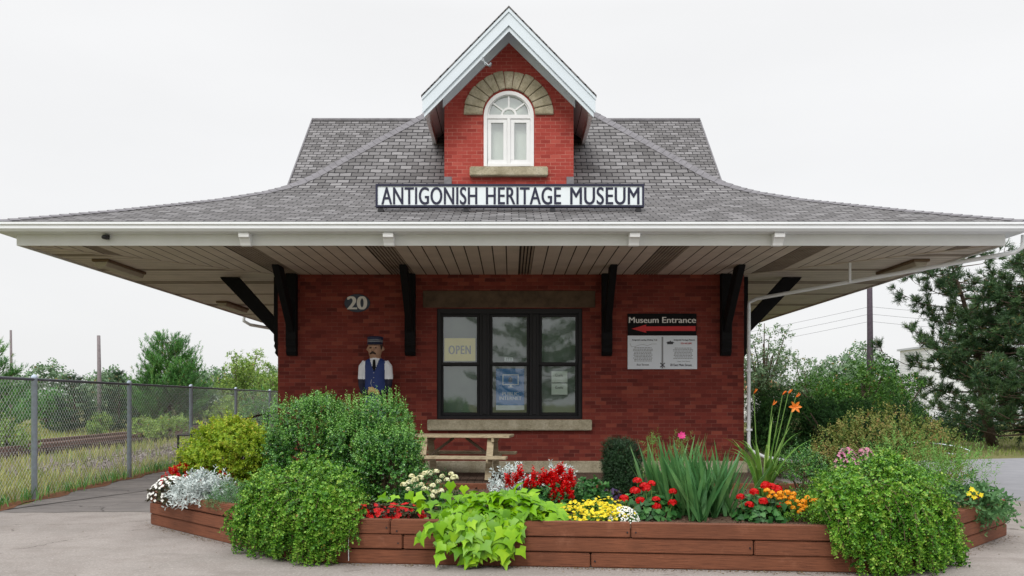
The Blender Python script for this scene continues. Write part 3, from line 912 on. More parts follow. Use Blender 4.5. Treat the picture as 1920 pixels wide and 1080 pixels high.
t = thing('information_panel', 'white printed information panel under the black Museum Entrance sign', 'sign', at(1242, 692, YW))
mb = MB(); mb.box(gx(1177, YE), gx(1307, YE), YE, YW-.002, gz(692, YE), gz(629.3, YE)); pan = mb.build('panel', M['panel_white'], t)
mb = MB(); mb.box(gx(1240.5, YE), gx(1243.5, YE), YE-.003, YE-.001, gz(691, YE), gz(631.5, YE)); mb.build('divider', M['grey_print'], t)
mb = MB()
for a, b in (((1238, 680.5), (1246.5, 688.5)), ((1238, 688.5), (1246.5, 680.5))):
    mb.obox((gx(a[0], YE), YE-.005, gz(a[1], YE)), (gx(b[0], YE), YE-.005, gz(b[1], YE)), .004, .018, (0, 0, 1))
mb.build('crossing_mark', M['dark_print'], t)
for body, a, b, z0, z1, mm in (('Antigonish Landing Walking Trail', 1185, 1232, 639.6, 635.8, 'dark_print'), ('Antigonish Heritage Museum', 1263, 1303, 639.6, 635.8, 'dark_print'),
        ('YOU ARE HERE', 1276, 1297, 645.3, 642.3, 'red_paint'), ('Bay Street', 1194, 1217, 686.5, 682, 'dark_print'), ('20 East Main Street', 1256, 1297, 686.5, 682, 'dark_print'), ('Open Year Round', 1270, 1294, 679, 676.5, 'grey_print')):
    text_mesh(body, gx(a, YE), gx(b, YE), gz(z0, YE), gz(z1, YE), YE-.001, 'lettering', M[mm], t, bold=.02, depth=.002)
mbs = {1205.5: MB(), 1281: MB()}
for k in range(10):
    z = 652 + k*2.75; hw = 19 - rng.uniform(0, 3.5)
    for cx_, dz in ((1205.5, 0), (1281, .6)):
        if cx_ > 1250 and k > 7: continue
        x = cx_-hw; mb = mbs[cx_]
        while x < cx_+hw:
            l = rng.uniform(2, 5); mb.poly([(gx(x, YE), YE-.002, gz(z+dz+.75, YE)), (gx(min(x+l, cx_+hw), YE), YE-.002, gz(z+dz+.75, YE)), (gx(min(x+l, cx_+hw), YE), YE-.002, gz(z+dz-.6, YE)), (gx(x, YE), YE-.002, gz(z+dz-.6, YE))]); x += l+.9
for mb in mbs.values(): mb.build('small_print', M['grey_print'], t)
mb = MB()
mb.tube([(gx(a, YE), YE-.002, gz(b, YE)) for a, b in ((1181, 644), (1184, 650), (1190, 650), (1198, 647), (1206, 646), (1214, 648), (1222, 645), (1231, 645))], .003, 4)
mb.build('map_line', M['grey_print'], t)
mb = MB()
mb.box(gx(1251, YE), gx(1262, YE), YE-.004, YE-.001, gz(645.5, YE), gz(643, YE)); mb.prism([(gx(a, YE), YE-.004, gz(b, YE)) for a, b in ((1249, 643), (1265, 643), (1261, 640.5), (1258, 640.5), (1257, 638.3), (1255, 640.5), (1252, 640.5))], (0, .003, 0))
mb.build('station_drawing', M['dark_print'], t)

# posters behind the window panes
yp = YW + .05 + .155
M['poster_blue'] = plain('poster_blue', lin(22, 116, 190), .6, .06, 3)
M['poster_pale'] = plain('poster_pale', lin(225, 230, 240), .6, .03, 3)
M['open_yellow'] = plain('open_yellow', lin(250, 232, 150), .6, .03, 3)
M['paper'] = plain('paper', lin(226, 234, 226), .7, .03, 3)
yo = YW + .05 + .10
t = thing('open_sign', 'pale yellow OPEN sign behind the upper left window pane', 'sign', at(861, 679, yo))
mb = MB(); mb.box(gx(833, yo), gx(891.5, yo), yo, yo+.01, gz(677, yo), gz(634, yo)); mb.build('card', M['open_yellow'], t)
text_mesh('OPEN', gx(841, yo), gx(883, yo), gz(664, yo), gz(648, yo), yo-.002, 'lettering', M['grey_print'], t, bold=.04, depth=.003, space=1.2)
t = thing('poster', 'blue PUBLIC INTERNET poster with a screen symbol in the lower middle pane', 'poster', at(957, 771, yp))
mb = MB(); mb.box(gx(930, yp), gx(983, yp), yp, yp+.006, gz(769, yp), gz(691, yp)); mb.build('sheet', M['poster_blue'], t)
mb = MB(); mb.box(gx(930, yp), gx(983, yp), yp-.003, yp-.001, gz(769, yp), gz(760, yp)); mb.build('footer', M['poster_pale'], t)
mb = MB(); fr(mb, gx(942, yp), gx(972.5, yp), gz(722, yp), gz(702, yp), .02, yp-.004, yp-.001); mb.box(gx(953, yp), gx(962, yp), yp-.004, yp-.001, gz(726.5, yp), gz(725, yp)); mb.box(gx(955.5, yp), gx(959.5, yp), yp-.004, yp-.001, gz(724.9, yp), gz(722.1, yp))
mb.build('screen_symbol', M['poster_pale'], t)
mb = MB(); mb.prism([(gx(957, yp)+.045*math.cos(a), yp-.003, gz(712, yp)+.06*math.sin(a)) for a in np.linspace(0, 2*math.pi, 20)[:-1]], (0, .002, 0)); mb.build('screen_emblem', plain('dark_blue', lin(30, 70, 110), .6), t)
text_mesh('PUBLIC', gx(942, yp), gx(973, yp), gz(741.5, yp), gz(735, yp), yp-.001, 'lettering', M['poster_pale'], t, bold=.03, depth=.002)
text_mesh('INTERNET', gx(936, yp), gx(978, yp), gz(750, yp), gz(743.5, yp), yp-.001, 'lettering', M['poster_pale'], t, bold=.03, depth=.002)
for k, (za, zb, lab) in enumerate(((717, 696, 'upper of two white paper notices in the lower right pane'), (740, 719, 'lower of two white paper notices in the lower right pane'))):
    t = thing('paper_notice', lab, 'notice', at(1049, za, yp), 'paper notices in the window')
    mb = MB(); mb.box(gx(1034, yp), gx(1064, yp), yp, yp+.004, gz(za, yp), gz(zb, yp)); mb.build('sheet', M['paper'], t)
    text_mesh('Gaelic', gx(1041, yp), gx(1056, yp), gz(za-11, yp), gz(za-16, yp), yp-.001, 'lettering', M['dark_print'], t, depth=.002)
t = thing('window_sticker', 'tiny white label at the foot of the upper middle pane', 'label', at(954, 677, yo))
mb = MB(); mb.box(gx(946, yo), gx(962, yo), yo, yo+.004, gz(677.5, yo), gz(670.5, yo)); mb.build('sheet', M['sign_white'], t)
mb = MB()
for z in (672.5, 675.2):
    for a, b in ((948, 951), (952, 955), (956.5, 960)): mb.box(gx(a, yo), gx(b, yo), yo-.002, yo-.001, gz(z+.7, yo), gz(z-.7, yo))
mb.build('print', M['grey_print'], t)

# ------------------------------------------------------------------ carved wooden stationmaster
YP = 16.72
sxc = gx(704, YP)
t = thing('wooden_statue', 'carved wooden stationmaster in blue vest, white sleeves and navy cap against the brick wall', 'statue', (sxc, YP, DK))
SM = [plain('carved_face', lin(168, 130, 106), .6, .12, 12), plain('vest_blue', lin(30, 52, 112), .6, .12, 7), plain('shirt_white', lin(228, 230, 236), .6, .04, 5),
      plain('trouser_blue', lin(100, 118, 145), .7, .1, 7), plain('glove_navy', lin(24, 26, 48), .6, .1, 7), plain('carved_hand', lin(196, 168, 116), .6, .1, 9)]
mb = MB()
def stack(rings, cx, cy, n=20):
    v = []; fs = []
    for z, rx, ry, dx, dy in rings:
        v += [(cx+dx+rx*math.cos(2*math.pi*k/n), cy+dy+ry*math.sin(2*math.pi*k/n), z) for k in range(n)]
    for i in range(len(rings)-1):
        for k in range(n):
            k2 = (k+1) % n; fs.append((i*n+k, i*n+k2, (i+1)*n+k2, (i+1)*n+k))
    fs.append(tuple(range(n-1, -1, -1))); m_ = (len(rings)-1)*n; fs.append(tuple(range(m_, m_+n)))
    mb.faces(v, fs)
Zt = lambda py: gz(py, YP)
stack([(1.45, .20, .15, 0, 0), (Zt(742), .215, .17, 0, 0), (Zt(725), .205, .165, 0, -.01), (Zt(700), .215, .165, 0, -.01), (Zt(684), .235, .155, 0, 0), (Zt(676), .20, .13, 0, 0), (Zt(672), .12, .11, 0, 0), (Zt(668), .10, .10, 0, 0), (Zt(664), .10, .10, -.005, -.01)], sxc, YP)
# head
hz = [(672, .07, .08, -.02), (669, .105, .115, -.025), (664, .125, .135, -.02), (657, .135, .145, -.01), (650, .14, .145, 0), (643, .135, .14, 0), (637, .11, .12, 0)]
stack([(Zt(a), rx, ry, -.005, dy) for a, rx, ry, dy in hz], sxc, YP)
for s_ in (-1, 1):
    stack([(.45, .095, .13, s_*.10, 0), (.55, .10, .12, s_*.10, 0), (1.0, .095, .105, s_*.105, 0), (1.55, .115, .13, s_*.1, 0)], sxc, YP)   # legs
    mb.tube([(sxc+s_*.19, YP, Zt(679)), (sxc+s_*.255, YP, Zt(688)), (sxc+s_*.275, YP+.01, Zt(708)), (sxc+s_*.262, YP-.03, Zt(722)), (sxc+s_*.215, YP-.12, Zt(734)), (sxc+s_*.13, YP-.20, Zt(739))], [.075, .085, .078, .074, .066, .055], 12)
    mb.tube([(sxc+s_*.13, YP-.005, Zt(655)-.03), (sxc+s_*.155, YP, Zt(655)), (sxc+s_*.14, YP+.02, Zt(655)+.05)], [.025, .034, .026], 8)     # ears
# nose, brow
mb.tube([(sxc-.02, YP-.135, Zt(650)), (sxc-.03, YP-.175, Zt(658)), (sxc-.03, YP-.14, Zt(660))], [.018, .03, .02], 8)
mb.tube([(sxc-.10, YP-.115, Zt(650)), (sxc-.02, YP-.145, Zt(649)), (sxc+.07, YP-.12, Zt(650))], .018, 8)
# hands folded at the waist: palms and five fingers each
for s_ in (-1, 1):
    wr = Vector((sxc+s_*.13-.0, YP-.20, Zt(739))); hd = Vector((sxc-.05+s_*.045, YP-.225, Zt(733)+.01))
    mb.tube([wr, (wr+hd)/2, hd], [.045, .055, .048], 10)
    for f_ in range(4):
        a = hd + Vector((-s_*.005, -.02, .035-.022*f_)); b = a + Vector((-s_*.055, -.025, .004)); c = b + Vector((-s_*.03, .025, -.012))
        mb.tube([a, b, c], [.015, .014, .010], 6)
    mb.tube([hd + Vector((s_*.01, -.02, .04)), hd + Vector((-s_*.03, -.035, .075)), hd + Vector((-s_*.05, -.035, .08))], [.017, .015, .011], 6)
me = mb.mesh('figure')
tmp = bpy.data.objects.new('figure_source', me); sc.collection.objects.link(tmp)
rm = tmp.modifiers.new('r', 'REMESH'); rm.mode = 'VOXEL'; rm.voxel_size = .014
smo = tmp.modifiers.new('s', 'SMOOTH'); smo.iterations = 3; smo.factor = .5
bpy.context.view_layer.update()
me2 = bpy.data.meshes.new_from_object(tmp.evaluated_get(bpy.context.evaluated_depsgraph_get()))
bpy.data.objects.remove(tmp)
me2.materials.clear(); me2.name = 'figure'
fig = finish('figure', me2, SM, t, smooth=True)
lx, ly, lz = WL[t.name]
for p in me2.polygons:
    c = p.center; x, y, z = c.x+lx-sxc, c.y+ly-YP, c.z+lz
    if z > Zt(672): mi = 0
    elif z < Zt(742) and abs(x) < .26 and y > -.15: mi = 3
    elif abs(x) > .195 and z > Zt(711): mi = 2
    elif abs(x) < .11 and y < -.215 and z < Zt(726): mi = 5
    elif abs(x) > .195 or (y < -.17 and z < Zt(727) and abs(x) > .09): mi = 4
    elif y < 0 and z > Zt(694) and abs(x) < .085*(z-Zt(696))/(Zt(673)-Zt(696)) + .012: mi = 2
    else: mi = 1
    p.material_index = mi
mb = MB()
mb.lathe((sxc-.005, YP, Zt(646)), [(.150, 0), (.152, .07), (.158, .12), (.162, .145), (.12, .16), (.02, .165)], 24, sy=.98)
cap = mb.build('cap', plain('cap_navy', lin(34, 38, 66), .6, .1, 7), t, smooth=True)
mb = MB()
mb.prism([(sxc-.005+.15*math.cos(a), YP-.10+.11*math.sin(a), Zt(647)) for a in np.linspace(math.pi, 2*math.pi, 14)], (0, 0, .018)); mb.build('peak', M['ink'], cap)
mb = MB()
for z in (.045, .075): mb.lathe((sxc-.005, YP, Zt(646)+z), [(.1535, 0), (.1555, .004), (.1555, .010), (.1535, .014)], 24, sy=.985)
mb.build('cap_braid', M['grey_print'], cap)
mb = MB(); mb.tube([(sxc-.085, YP-.135, Zt(664)), (sxc-.03, YP-.165, Zt(661)), (sxc+.03, YP-.150, Zt(664.5))], [.014, .026, .014], 8); mb.build('moustache', plain('dark_hair', lin(52, 38, 32), .7, .1), t, smooth=True)
mb = MB(); mb.lathe((sxc+.0, YP+.015, Zt(652)), [(.142, -.05), (.147, 0), (.147, .05)], 20); mb.build('hair', bpy.data.materials['dark_hair'], t, smooth=True)
for dx in (-.075, .025):
    mb = MB(); mb.tube([(sxc+dx-.02, YP-.142, Zt(653)), (sxc+dx+.02, YP-.146, Zt(653))], .010, 6); mb.build('eye', M['black_board'], t)
mb = MB(); mb.prism([(sxc+a, YP-.186, Zt(b)) for a, b in ((-.02, 675), (.02, 675), (.035, 690), (0, 697), (-.035, 690))], (0, .03, 0)); mb.build('necktie', M['black_board'], t)
for py in (700, 709, 718):
    mb = MB(); mb.lathe((sxc-.005, YP-.185, Zt(py)), [(.012, 0), (.012, .012)], 10); mb.build('button', M['metal'], t)
mb = MB(); mb.tube([(sxc-.045, YP-.19, Zt(712)), (sxc-.06, YP-.205, Zt(719)), (sxc-.03, YP-.215, Zt(726))], .006, 5); mb.build('watch_chain', M['metal'], t)
mb = MB(); mb.box(sxc-.3, sxc+.3, YP-.25, YP+.25, DK, .46); mb.build('statue_base', M['black_wood'], t, bevel=.01)

# ------------------------------------------------------------------ picnic table
t = thing('picnic_table', 'weathered grey wooden picnic table with attached benches below the window', 'picnic table', (gx(880, 15.7), 15.7, DK))
TX, TY, ta = gx(862, 15.7), 15.75, R(-7)
def tp(a, b, z): return (TX + a*math.cos(ta) - b*math.sin(ta), TY + a*math.sin(ta) + b*math.cos(ta), DK + z)
def tbar(mb, p, q, w, h, up=(0,0,1)): mb.obox(tp(*p), tp(*q), w, h, up)
mb = MB()
for k in range(5): tbar(mb, (-.98+rng.uniform(-.01, .01), -.30+.15*k, .80), (.98, -.30+.15*k, .80), .138, .05)
mb.build('tabletop', M['grey_wood'], t, bevel=.006)
for s_ in (-1, 1):
    mb = MB()
    for k in range(2): tbar(mb, (-.98, s_*(.66+.15*k), .44), (.98, s_*(.66+.15*k), .44), .138, .05)
    mb.build('bench', M['grey_wood'], t, bevel=.006)
for a in (-.62, .62):
    for s_ in (-1, 1):
        mb = MB(); tbar(mb, (a, s_*.60, 0.02), (a, s_*.22, .78), .12, .06, (0, 1, 0)); mb.build('leg', M['grey_wood'], t, bevel=.004)
    mb = MB(); tbar(mb, (a+.05, -.8, .395), (a+.05, .8, .395), .045, .09); tbar(mb, (a+.05, -.36, .74), (a+.05, .36, .74), .045, .08); mb.build('cross_beam', M['grey_wood'], t, bevel=.004)
    s2 = 1 if a > 0 else -1
    mb = MB(); tbar(mb, (a-s2*.02, 0, .40), (a-s2*.5, 0, .76), .08, .045); mb.build('brace', M['grey_wood_dark'], t)

# ------------------------------------------------------------------ raised timber planter
PA, PB, PC, PD, PE, PG = (-4.67, 10.86), (-2.05, 8.30), (3.62, 7.74), (5.88, 9.95), (5.6, 11.9), (-4.4, 11.9)
pl = thing('raised_planter', 'low raised planter of three stacked reddish brown timbers in front of the museum', 'planter', (.6, 8.0, 0))
TH = .145
def timber_wall(p, q, splits, name='timber_wall'):
    mb = MB(); p, q = Vector((*p, 0)), Vector((*q, 0)); d = (q-p); L = d.length; d.normalize(); nrm = Vector((-d.y, d.x, 0))
    for c_ in range(3):
        cuts = [0] + splits[c_] + [1]
        for a, b in zip(cuts[:-1], cuts[1:]):
            off = rng.uniform(-.006, .006)
            a0 = p + d*(a*L + (.005 if a else 0)) + nrm*(.07+off); b0 = p + d*(b*L - (.005 if b < 1 else 0)) + nrm*(.07+off)
            z = TH*c_ + TH/2 + .002 + rng.uniform(-.002, .002)
            mb.obox(a0 + Vector((0, 0, z)), b0 + Vector((0, 0, z + rng.uniform(-.003, .003))), .14, TH-.008)
    return mb.build(name, M['timber'], pl, bevel=.009, segs=2)
fx = lambda px: (px-569)/(1690-569)
front = timber_wall(PB, PC, [[fx(1125)], [fx(765), fx(1425)], [fx(740), fx(1200)]])
for f_, z in ((.012, .36), (fx(740)-.006, .36), (fx(740)+.012, .33), (fx(765)-.008, .21), (fx(1200)-.006, .35), (fx(1200)+.008, .35), (fx(1425)-.006, .22), (fx(1125)+.007, .07)):
    q_ = Vector((PB[0], PB[1], 0)).lerp(Vector((PC[0], PC[1], 0)), f_); mb = MB(); mb.tube([(q_.x, q_.y+.03, z), (q_.x, q_.y-.009, z)], .008, 8); mb.build('spike_head', M['dark_metal'], front)
left = timber_wall(PA, PB, [[.62], [], [.06]])
timber_wall(PC, PD, [[.4], [.7], [.45]])
timber_wall(PD, PE, [[], [], []]); timber_wall(PE, PG, [[.5], [.3, .6], [.5]]); timber_wall(PG, PA, [[], [], []])
mb = MB(); v = Vector((PC[0]-PB[0], PC[1]-PB[1], 0)); n_ = Vector((v.y, -v.x, 0)).normalized()
q0 = Vector((PB[0], PB[1], 0)) + v*fx(660) + n_*.012
mb.tube([q0 + Vector((.004, 0, .43)), q0 + Vector((.0, 0, .3)), q0 + Vector((-.006, 0, .2)), q0 + Vector((-.004, 0, .03))], .004, 5)
mb.build('paint_drip', M['white_paint'], front)
inset = [( -4.45, 10.92), (-1.97, 8.45), (3.55, 7.90), (5.68, 10.0), (5.45, 11.8), (-4.25, 11.8)]
mb = MB()
G = 60
# bumpy soil surface inside the walls
def inside(x, y):
    c = False; n = len(inset); j = n-1
    for i in range(n):
        xi, yi = inset[i]; xj, yj = inset[j]
        if (yi > y) != (yj > y) and x < (xj-xi)*(y-yi)/(yj-yi)+xi: c = not c
        j = i
    return c
mb.poly([(x, y, .365) for x, y in inset])
mb.build('soil', M['soil'], pl)
lv = Leaves(); n = 9000
P = np.stack([rng.uniform(-4.4, 5.6, n), rng.uniform(7.95, 12.2, n), np.full(n, .368)], 1)
P = P[[inside(a, b) for a, b in P[:, :2]]]
lv.add(P, rdir(len(P))*np.array([1, 1, .35]), rdir(len(P)), rng.uniform(.02, .06, len(P)), rng.uniform(.015, .04, len(P)), 'dia')
o = lv.build('bark_mulch', plain('mulch', lin(98, 78, 66), .95, .5, 40, .1), pl); o['kind'] = 'stuff'

# ------------------------------------------------------------------ ground, pavement, lane, deck
def sheet(name, pts, z, m, kind='structure'):
    mb = MB(); mb.poly([(x, y, z) for x, y in pts]); return tag(mb.build(name, m), kind=kind)

k = NM('meadow_ground', .95, .1)
g1 = k.noise(k.geo(), .35, 6, .6); g2 = k.noise(k.geo(), 9, 6, .7)
cc = k.ramp(g1, [(.3, lin(106, 112, 64)), (.5, lin(128, 126, 84)), (.68, lin(92, 108, 54))])
cc = k.mix(k.remap(g2, .4, .7, 0, .6), cc, lin(86, 80, 58)); k.color(cc); k.bump(g2, 1, .05)
M['meadow'] = k.m
k = NM('pavement_mat', .92, .2)
g0 = k.noise(k.geo(), .55, 5, .6); g1 = k.noise(k.geo(), 3.0, 6, .65); g2 = k.noise(k.geo(), 38, 6, .85)
cc = k.ramp(g0, [(.3, lin(134, 128, 123)), (.5, lin(147, 140, 135)), (.7, lin(158, 151, 146))])
cc = k.mix(k.remap(g1, .45, .75, 0, .5), cc, lin(120, 110, 104))
cc = k.mix(k.remap(g2, .52, .68, 0, .5), cc, lin(112, 104, 100)); cc = k.mix(k.remap(g2, .36, .46, .4, 0), cc, lin(205, 198, 190))
vo = k.n('ShaderNodeTexVoronoi', feature='DISTANCE_TO_EDGE'); vo.inputs['Scale'].default_value = .34
ad = k.n('ShaderNodeVectorMath', operation='ADD'); k.l(k.geo(), ad.inputs[0])
nn = k.n('ShaderNodeTexNoise'); nn.inputs['Scale'].default_value = 1.3; nn.inputs['Detail'].default_value = 6; k.l(k.geo(), nn.inputs['Vector']); k.l(nn.outputs['Color'], ad.inputs[1]); k.l(ad.outputs[0], vo.inputs['Vector'])
cr = k.math('LESS_THAN', vo.outputs['Distance'], .003)
cc = k.mix(k.math('MULTIPLY', cr, k.remap(g1, .46, .56, 0, .7)), cc, lin(84, 76, 70)); cc = k.mix(k.remap(k.noise(k.geo(), .9, 3, .5, (1, 3.5, 1)), .58, .72, 0, .35), cc, lin(112, 104, 99)); k.color(cc); k.bump(g2, .6, .008)
M['pavement'] = k.m
k = NM('old_asphalt', .9, .25)
g1 = k.noise(k.geo(), 1.2, 6, .6, (1, 2.2, 1)); g2 = k.noise(k.geo(), 60, 3, .8)
cc = k.ramp(g1, [(.3, lin(102, 97, 95)), (.5, lin(118, 113, 110)), (.7, lin(132, 126, 122))])
cc = k.mix(k.remap(g2, .5, .7, 0, .5), cc, lin(98, 94, 92))
vo = k.n('ShaderNodeTexVoronoi', feature='DISTANCE_TO_EDGE'); vo.inputs['Scale'].default_value = .45
ad = k.n('ShaderNodeVectorMath', operation='ADD'); k.l(k.geo(), ad.inputs[0])
nn = k.n('ShaderNodeTexNoise'); nn.inputs['Scale'].default_value = 1.1; nn.inputs['Detail'].default_value = 6; k.l(k.geo(), nn.inputs['Vector']); k.l(nn.outputs['Color'], ad.inputs[1]); k.l(ad.outputs[0], vo.inputs['Vector'])
cc = k.mix(k.math('MULTIPLY', k.math('LESS_THAN', vo.outputs['Distance'], .006), .6), cc, lin(52, 48, 46)); k.color(cc); k.bump(g2, .6, .008)
M['asphalt'] = k.m
M['lane'] = plain('lane_asphalt', lin(140, 140, 144), .9, .1, 2.2, .2, bump=.2)
M['gravel'] = plain('gravel_bed', lin(122, 112, 108), .95, .35, 16, .1, bump=1)
M['litter'] = plain('needle_litter', lin(112, 78, 58), .95, .4, 20, .1, bump=1)

sheet('ground', [(-500, -300), (500, -300), (500, 900), (-500, 900)], 0, M['meadow'])
def fence_x(y): return -6.91 - .06*y
edge = [(fence_x(y) + .12 + .07*math.sin(y*2.1) + .05*math.sin(y*5.3+1), y) for y in np.arange(-6, 31, .5)]
sheet('pavement', [(9.0, -6), (9.0, 12.6), (7.3, 14.2), (6.2, 17), (5.6, 31), (-5.0, 31)] + edge[::-1], .004, M['pavement'])
e2_ = [(fence_x(y) + .12 + .07*math.sin(y*2.1) + .05*math.sin(y*5.3+1), y) for y in np.arange(12, 19, .5)]
top_edge = [(x, 18.6 + .15*math.sin(x*4)) for x in np.arange(-7.6, -4.6, .3)]
low_edge = [(x, 12.05 + .05*math.sin(x*3) + .03*math.sin(x*9)) for x in np.arange(-4.7, -7.6, -.2)]
sheet('asphalt_path', e2_ + top_edge + [(-4.6, 18.5)] + low_edge, .008, M['asphalt'])
sheet('litter_strip', [(fence_x(y) - .12, y) for y in np.arange(9, 31, 1)] + [(fence_x(y) + .18 + .1*math.sin(y*3.7), y) for y in np.arange(30, 8, -.35)], .012, M['litter'])
sheet('lane', [(9.004, -6), (60, -6), (60, 24.5), (16, 24), (9.5, 22), (7.2, 18), (7.304, 14.2), (9.004, 12.6)], .006, M['lane'])
bal = []
for y in np.arange(10, 80, 2.): bal.append((-18.4 - .05*(y-24) + .3*math.sin(y), y))
for y in np.arange(78, 8, -2.): bal.append((-11.6 - .05*(y-24) + .5*math.sin(y*1.7), y))
sheet('ballast', bal, .01, M['gravel'])
sheet('gravel_verge', [(-8.4, 17.5), (-8.8, 24), (-9.6, 34), (-11.2, 34), (-11.0, 24), (-10.2, 18.5), (-9.2, 17)], .014, M['gravel'])
mb = MB(); x = -4.2
while x < 4.9:
    mb.box(x, min(x+.135, 4.9), 13.2, YW-.063, DK-.04, DK); x += .142
mb.box(-4.2, 4.9, 13.25, YW-.08, .02, DK-.045)
tag(mb.build('deck', M['deck']), kind='structure')

# stones of the verge
lv = Leaves(); n = 5000
y = rng.uniform(17.5, 34, n); x = -8.7 - .09*(y-18) - rng.uniform(0, 2.3, n)
lv.add(np.stack([x, y, np.full(n, .02)], 1), rdir(n)*np.array([1, 1, .4]), rdir(n), rng.uniform(.03, .09, n), rng.uniform(.03, .08, n), 'dia')
tag(lv.build('loose_stones', plain('loose_stone', lin(150, 142, 138), .9, .4, 20, .1)), kind='stuff')

# ------------------------------------------------------------------ railway track
t = thing('railway_track', 'rusty railway track with wooden sleepers running past behind the chain link fence', 'railway track', (-15, 30, 0))
rust = plain('rusty_rail', lin(142, 116, 104), .7, .25, 9, .3, metal=.2); slp = plain('sleeper_wood', lin(76, 66, 60), .95, .3, 7, .1)
for off in (-.7175, .7175):
    mb = MB()
    a, b = (-14.6+off+.7, 10), (-14.6+off-2.8, 80)
    mb.obox((a[0], a[1], .32), (b[0], b[1], .32), .07, .05); mb.obox((a[0], a[1], .26), (b[0], b[1], .26), .02, .08); mb.obox((a[0], a[1], .215), (b[0], b[1], .215), .14, .02)
    mb.build('rail', rust, t)
s0 = None
for i in range(96):
    y = 14 + i*.62; x = -14.6 + .7 - .05*(y-10)
    if s0 is None:
        mb = MB(); mb.box(x-1.3, x+1.3, y-.12, y+.12, .05, .205); s0 = mb.build('sleeper', slp, t, bevel=.01)
    else:
        c = s0.copy(); sc.collection.objects.link(c); c.parent = t; c.location = (-.05*i*.62, i*.62, rng.uniform(-.015, .01)); c.rotation_euler = (0, 0, rng.uniform(-.02, .02))

# ------------------------------------------------------------------ chain link fence
t = thing('chain_link_fence', 'galvanised chain link fence with round posts between the pavement and the railway', 'fence', (fence_x(13.6), 13.6, 0))
FY = [9.6, 13.6, 17.5, 21.5, 25.8, 30.4, 34.8]
HF = 1.98
gal = plain('galvanised_post', lin(196, 210, 228), .6, .12, 14, .4)
for y in FY:
    mb = MB(); mb.lathe((fence_x(y), y, 0), [(.045, -.05), (.045, HF-.02), (.05, HF-.02), (.05, HF+.02), (.02, HF+.05)], 12)
    mb.build('post', gal, t, smooth=True)
mb = MB(); mb.tube([(fence_x(y)-.0, y, HF-.03) for y in np.arange(6, 35, 1.)] + [(fence_x(34.8), 34.8, HF-.03)], .024, 8)
mb.build('top_rail', plain('dark_rail', lin(96, 98, 106), .5, .15, 12, .4), t, smooth=True)
lv = Leaves(); d0 = 6.0; d1 = 34.8; H0, H1 = .06, HF-.03
st = .098; ss = np.arange(d0-2, d1+2, st); A_ = []; B_ = []
for s_ in (-1, 1):
    for q in ss:
        a, b = q, q + s_*(H1-H0); za, zb = H0, H1
        lo, hi = d0, d1
        def clip(yv): return H0 + (yv-a)/(b-a)*(H1-H0)
        if max(a, b) < lo or min(a, b) > hi: continue
        ya, yb = a, b
        if ya < lo: za = clip(lo); ya = lo
        if yb < lo: zb = clip(lo); yb = lo
        if ya > hi: za = clip(hi); ya = hi
        if yb > hi: zb = clip(hi); yb = hi
        A_.append((fence_x(ya)-.05+.004*s_, ya, za)); B_.append((fence_x(yb)-.05+.004*s_, yb, zb))
A_ = np.array(A_); B_ = np.array(B_); D = B_-A_; L = np.linalg.norm(D, axis=1)
for nv_ in ((1, .0, 0), (.06, 1, .9)):
    T['wire'] = (np.array([(0, .5, 0), (0, -.5, 0), (1, -.5, 0), (1, .5, 0)]), [(0, 1, 2, 3)])
    lv.add(A_, D, np.repeat(np.array([nv_], float), len(A_), 0), L, .0048, 'wire')
lv.build('wire_mesh', plain('wire', lin(238, 241, 244), .5, .05, 12, .5), t)

# ------------------------------------------------------------------ black handrail of the ramp at the left of the deck
t = thing('handrail', 'black metal handrail with a square loop end beside the left corner of the museum', 'handrail', at(358, 868, 14.2))
mb = MB(); Y = 14.2
p = [at(357, 815, Y), at(334, 816, Y), at(334, 858, Y), at(357, 857, Y)]
mb.tube(p, .022, 8); mb.build('loop', M['dark_metal'], t)
mb = MB(); a = at(358, 812, Y); mb.tube([(a[0], Y, 0), a], .026, 8); mb.build('post', M['dark_metal'], t)
mb = MB(); b = (-5.3, 18.3, 1.34); mb.tube([a, b, (-5.3, 22, 1.36)], .022, 8)
mb.build('rail', M['dark_metal'], t)
mb = MB(); mb.tube([(b[0], b[1], 0), b], .024, 8); mb.build('post', M['dark_metal'], t)
mb = MB(); mb.tube([(b[0], 21.8, 0), (b[0], 21.8, 1.36)], .024, 8); mb.build('post', M['dark_metal'], t)
mb = MB(); mb.tube([(a[0], a[1], .55), (-5.3, 18.3, .92), (-5.3, 22, .94)], .018, 8); mb.build('lower_rail', M['dark_metal'], t)

# ------------------------------------------------------------------ poles and wires
def pole(px, Y, topy, r, m, label, arm=True):
    x = gx(px, Y); h = gz(topy, Y)
    t = thing('utility_pole', label, 'utility pole', (x, Y, 0))
    mb = MB(); mb.tube([(x, Y, -.2), (x+.01, Y, h*.5), (x-.03, Y, h)], [r, r*.85, r*.7], 10); mb.build('pole', m, t, smooth=True)
    if arm:
        mb = MB(); mb.obox((x-.7, Y, h-.35), (x+.7, Y, h-.35), .1, .1); mb.build('cross_arm', m, t)
    return x, Y, h
pole(21, 62, 619, .11, M['pole_wood'], 'distant grey wooden utility pole at the far left edge beyond the fence', False)
pole(186, 44, 629, .12, M['pole_wood'], 'grey wooden utility pole rising from the shrubs behind the railway', False)
x, Y, h = pole(1631, 40, 450, .16, M['pole_dark'], 'dark utility pole behind the green bushy tree on the right', True)
t = thing('power_line', 'thin power wires strung from the dark utility pole on the right', 'wires', (x, Y, 5.5))
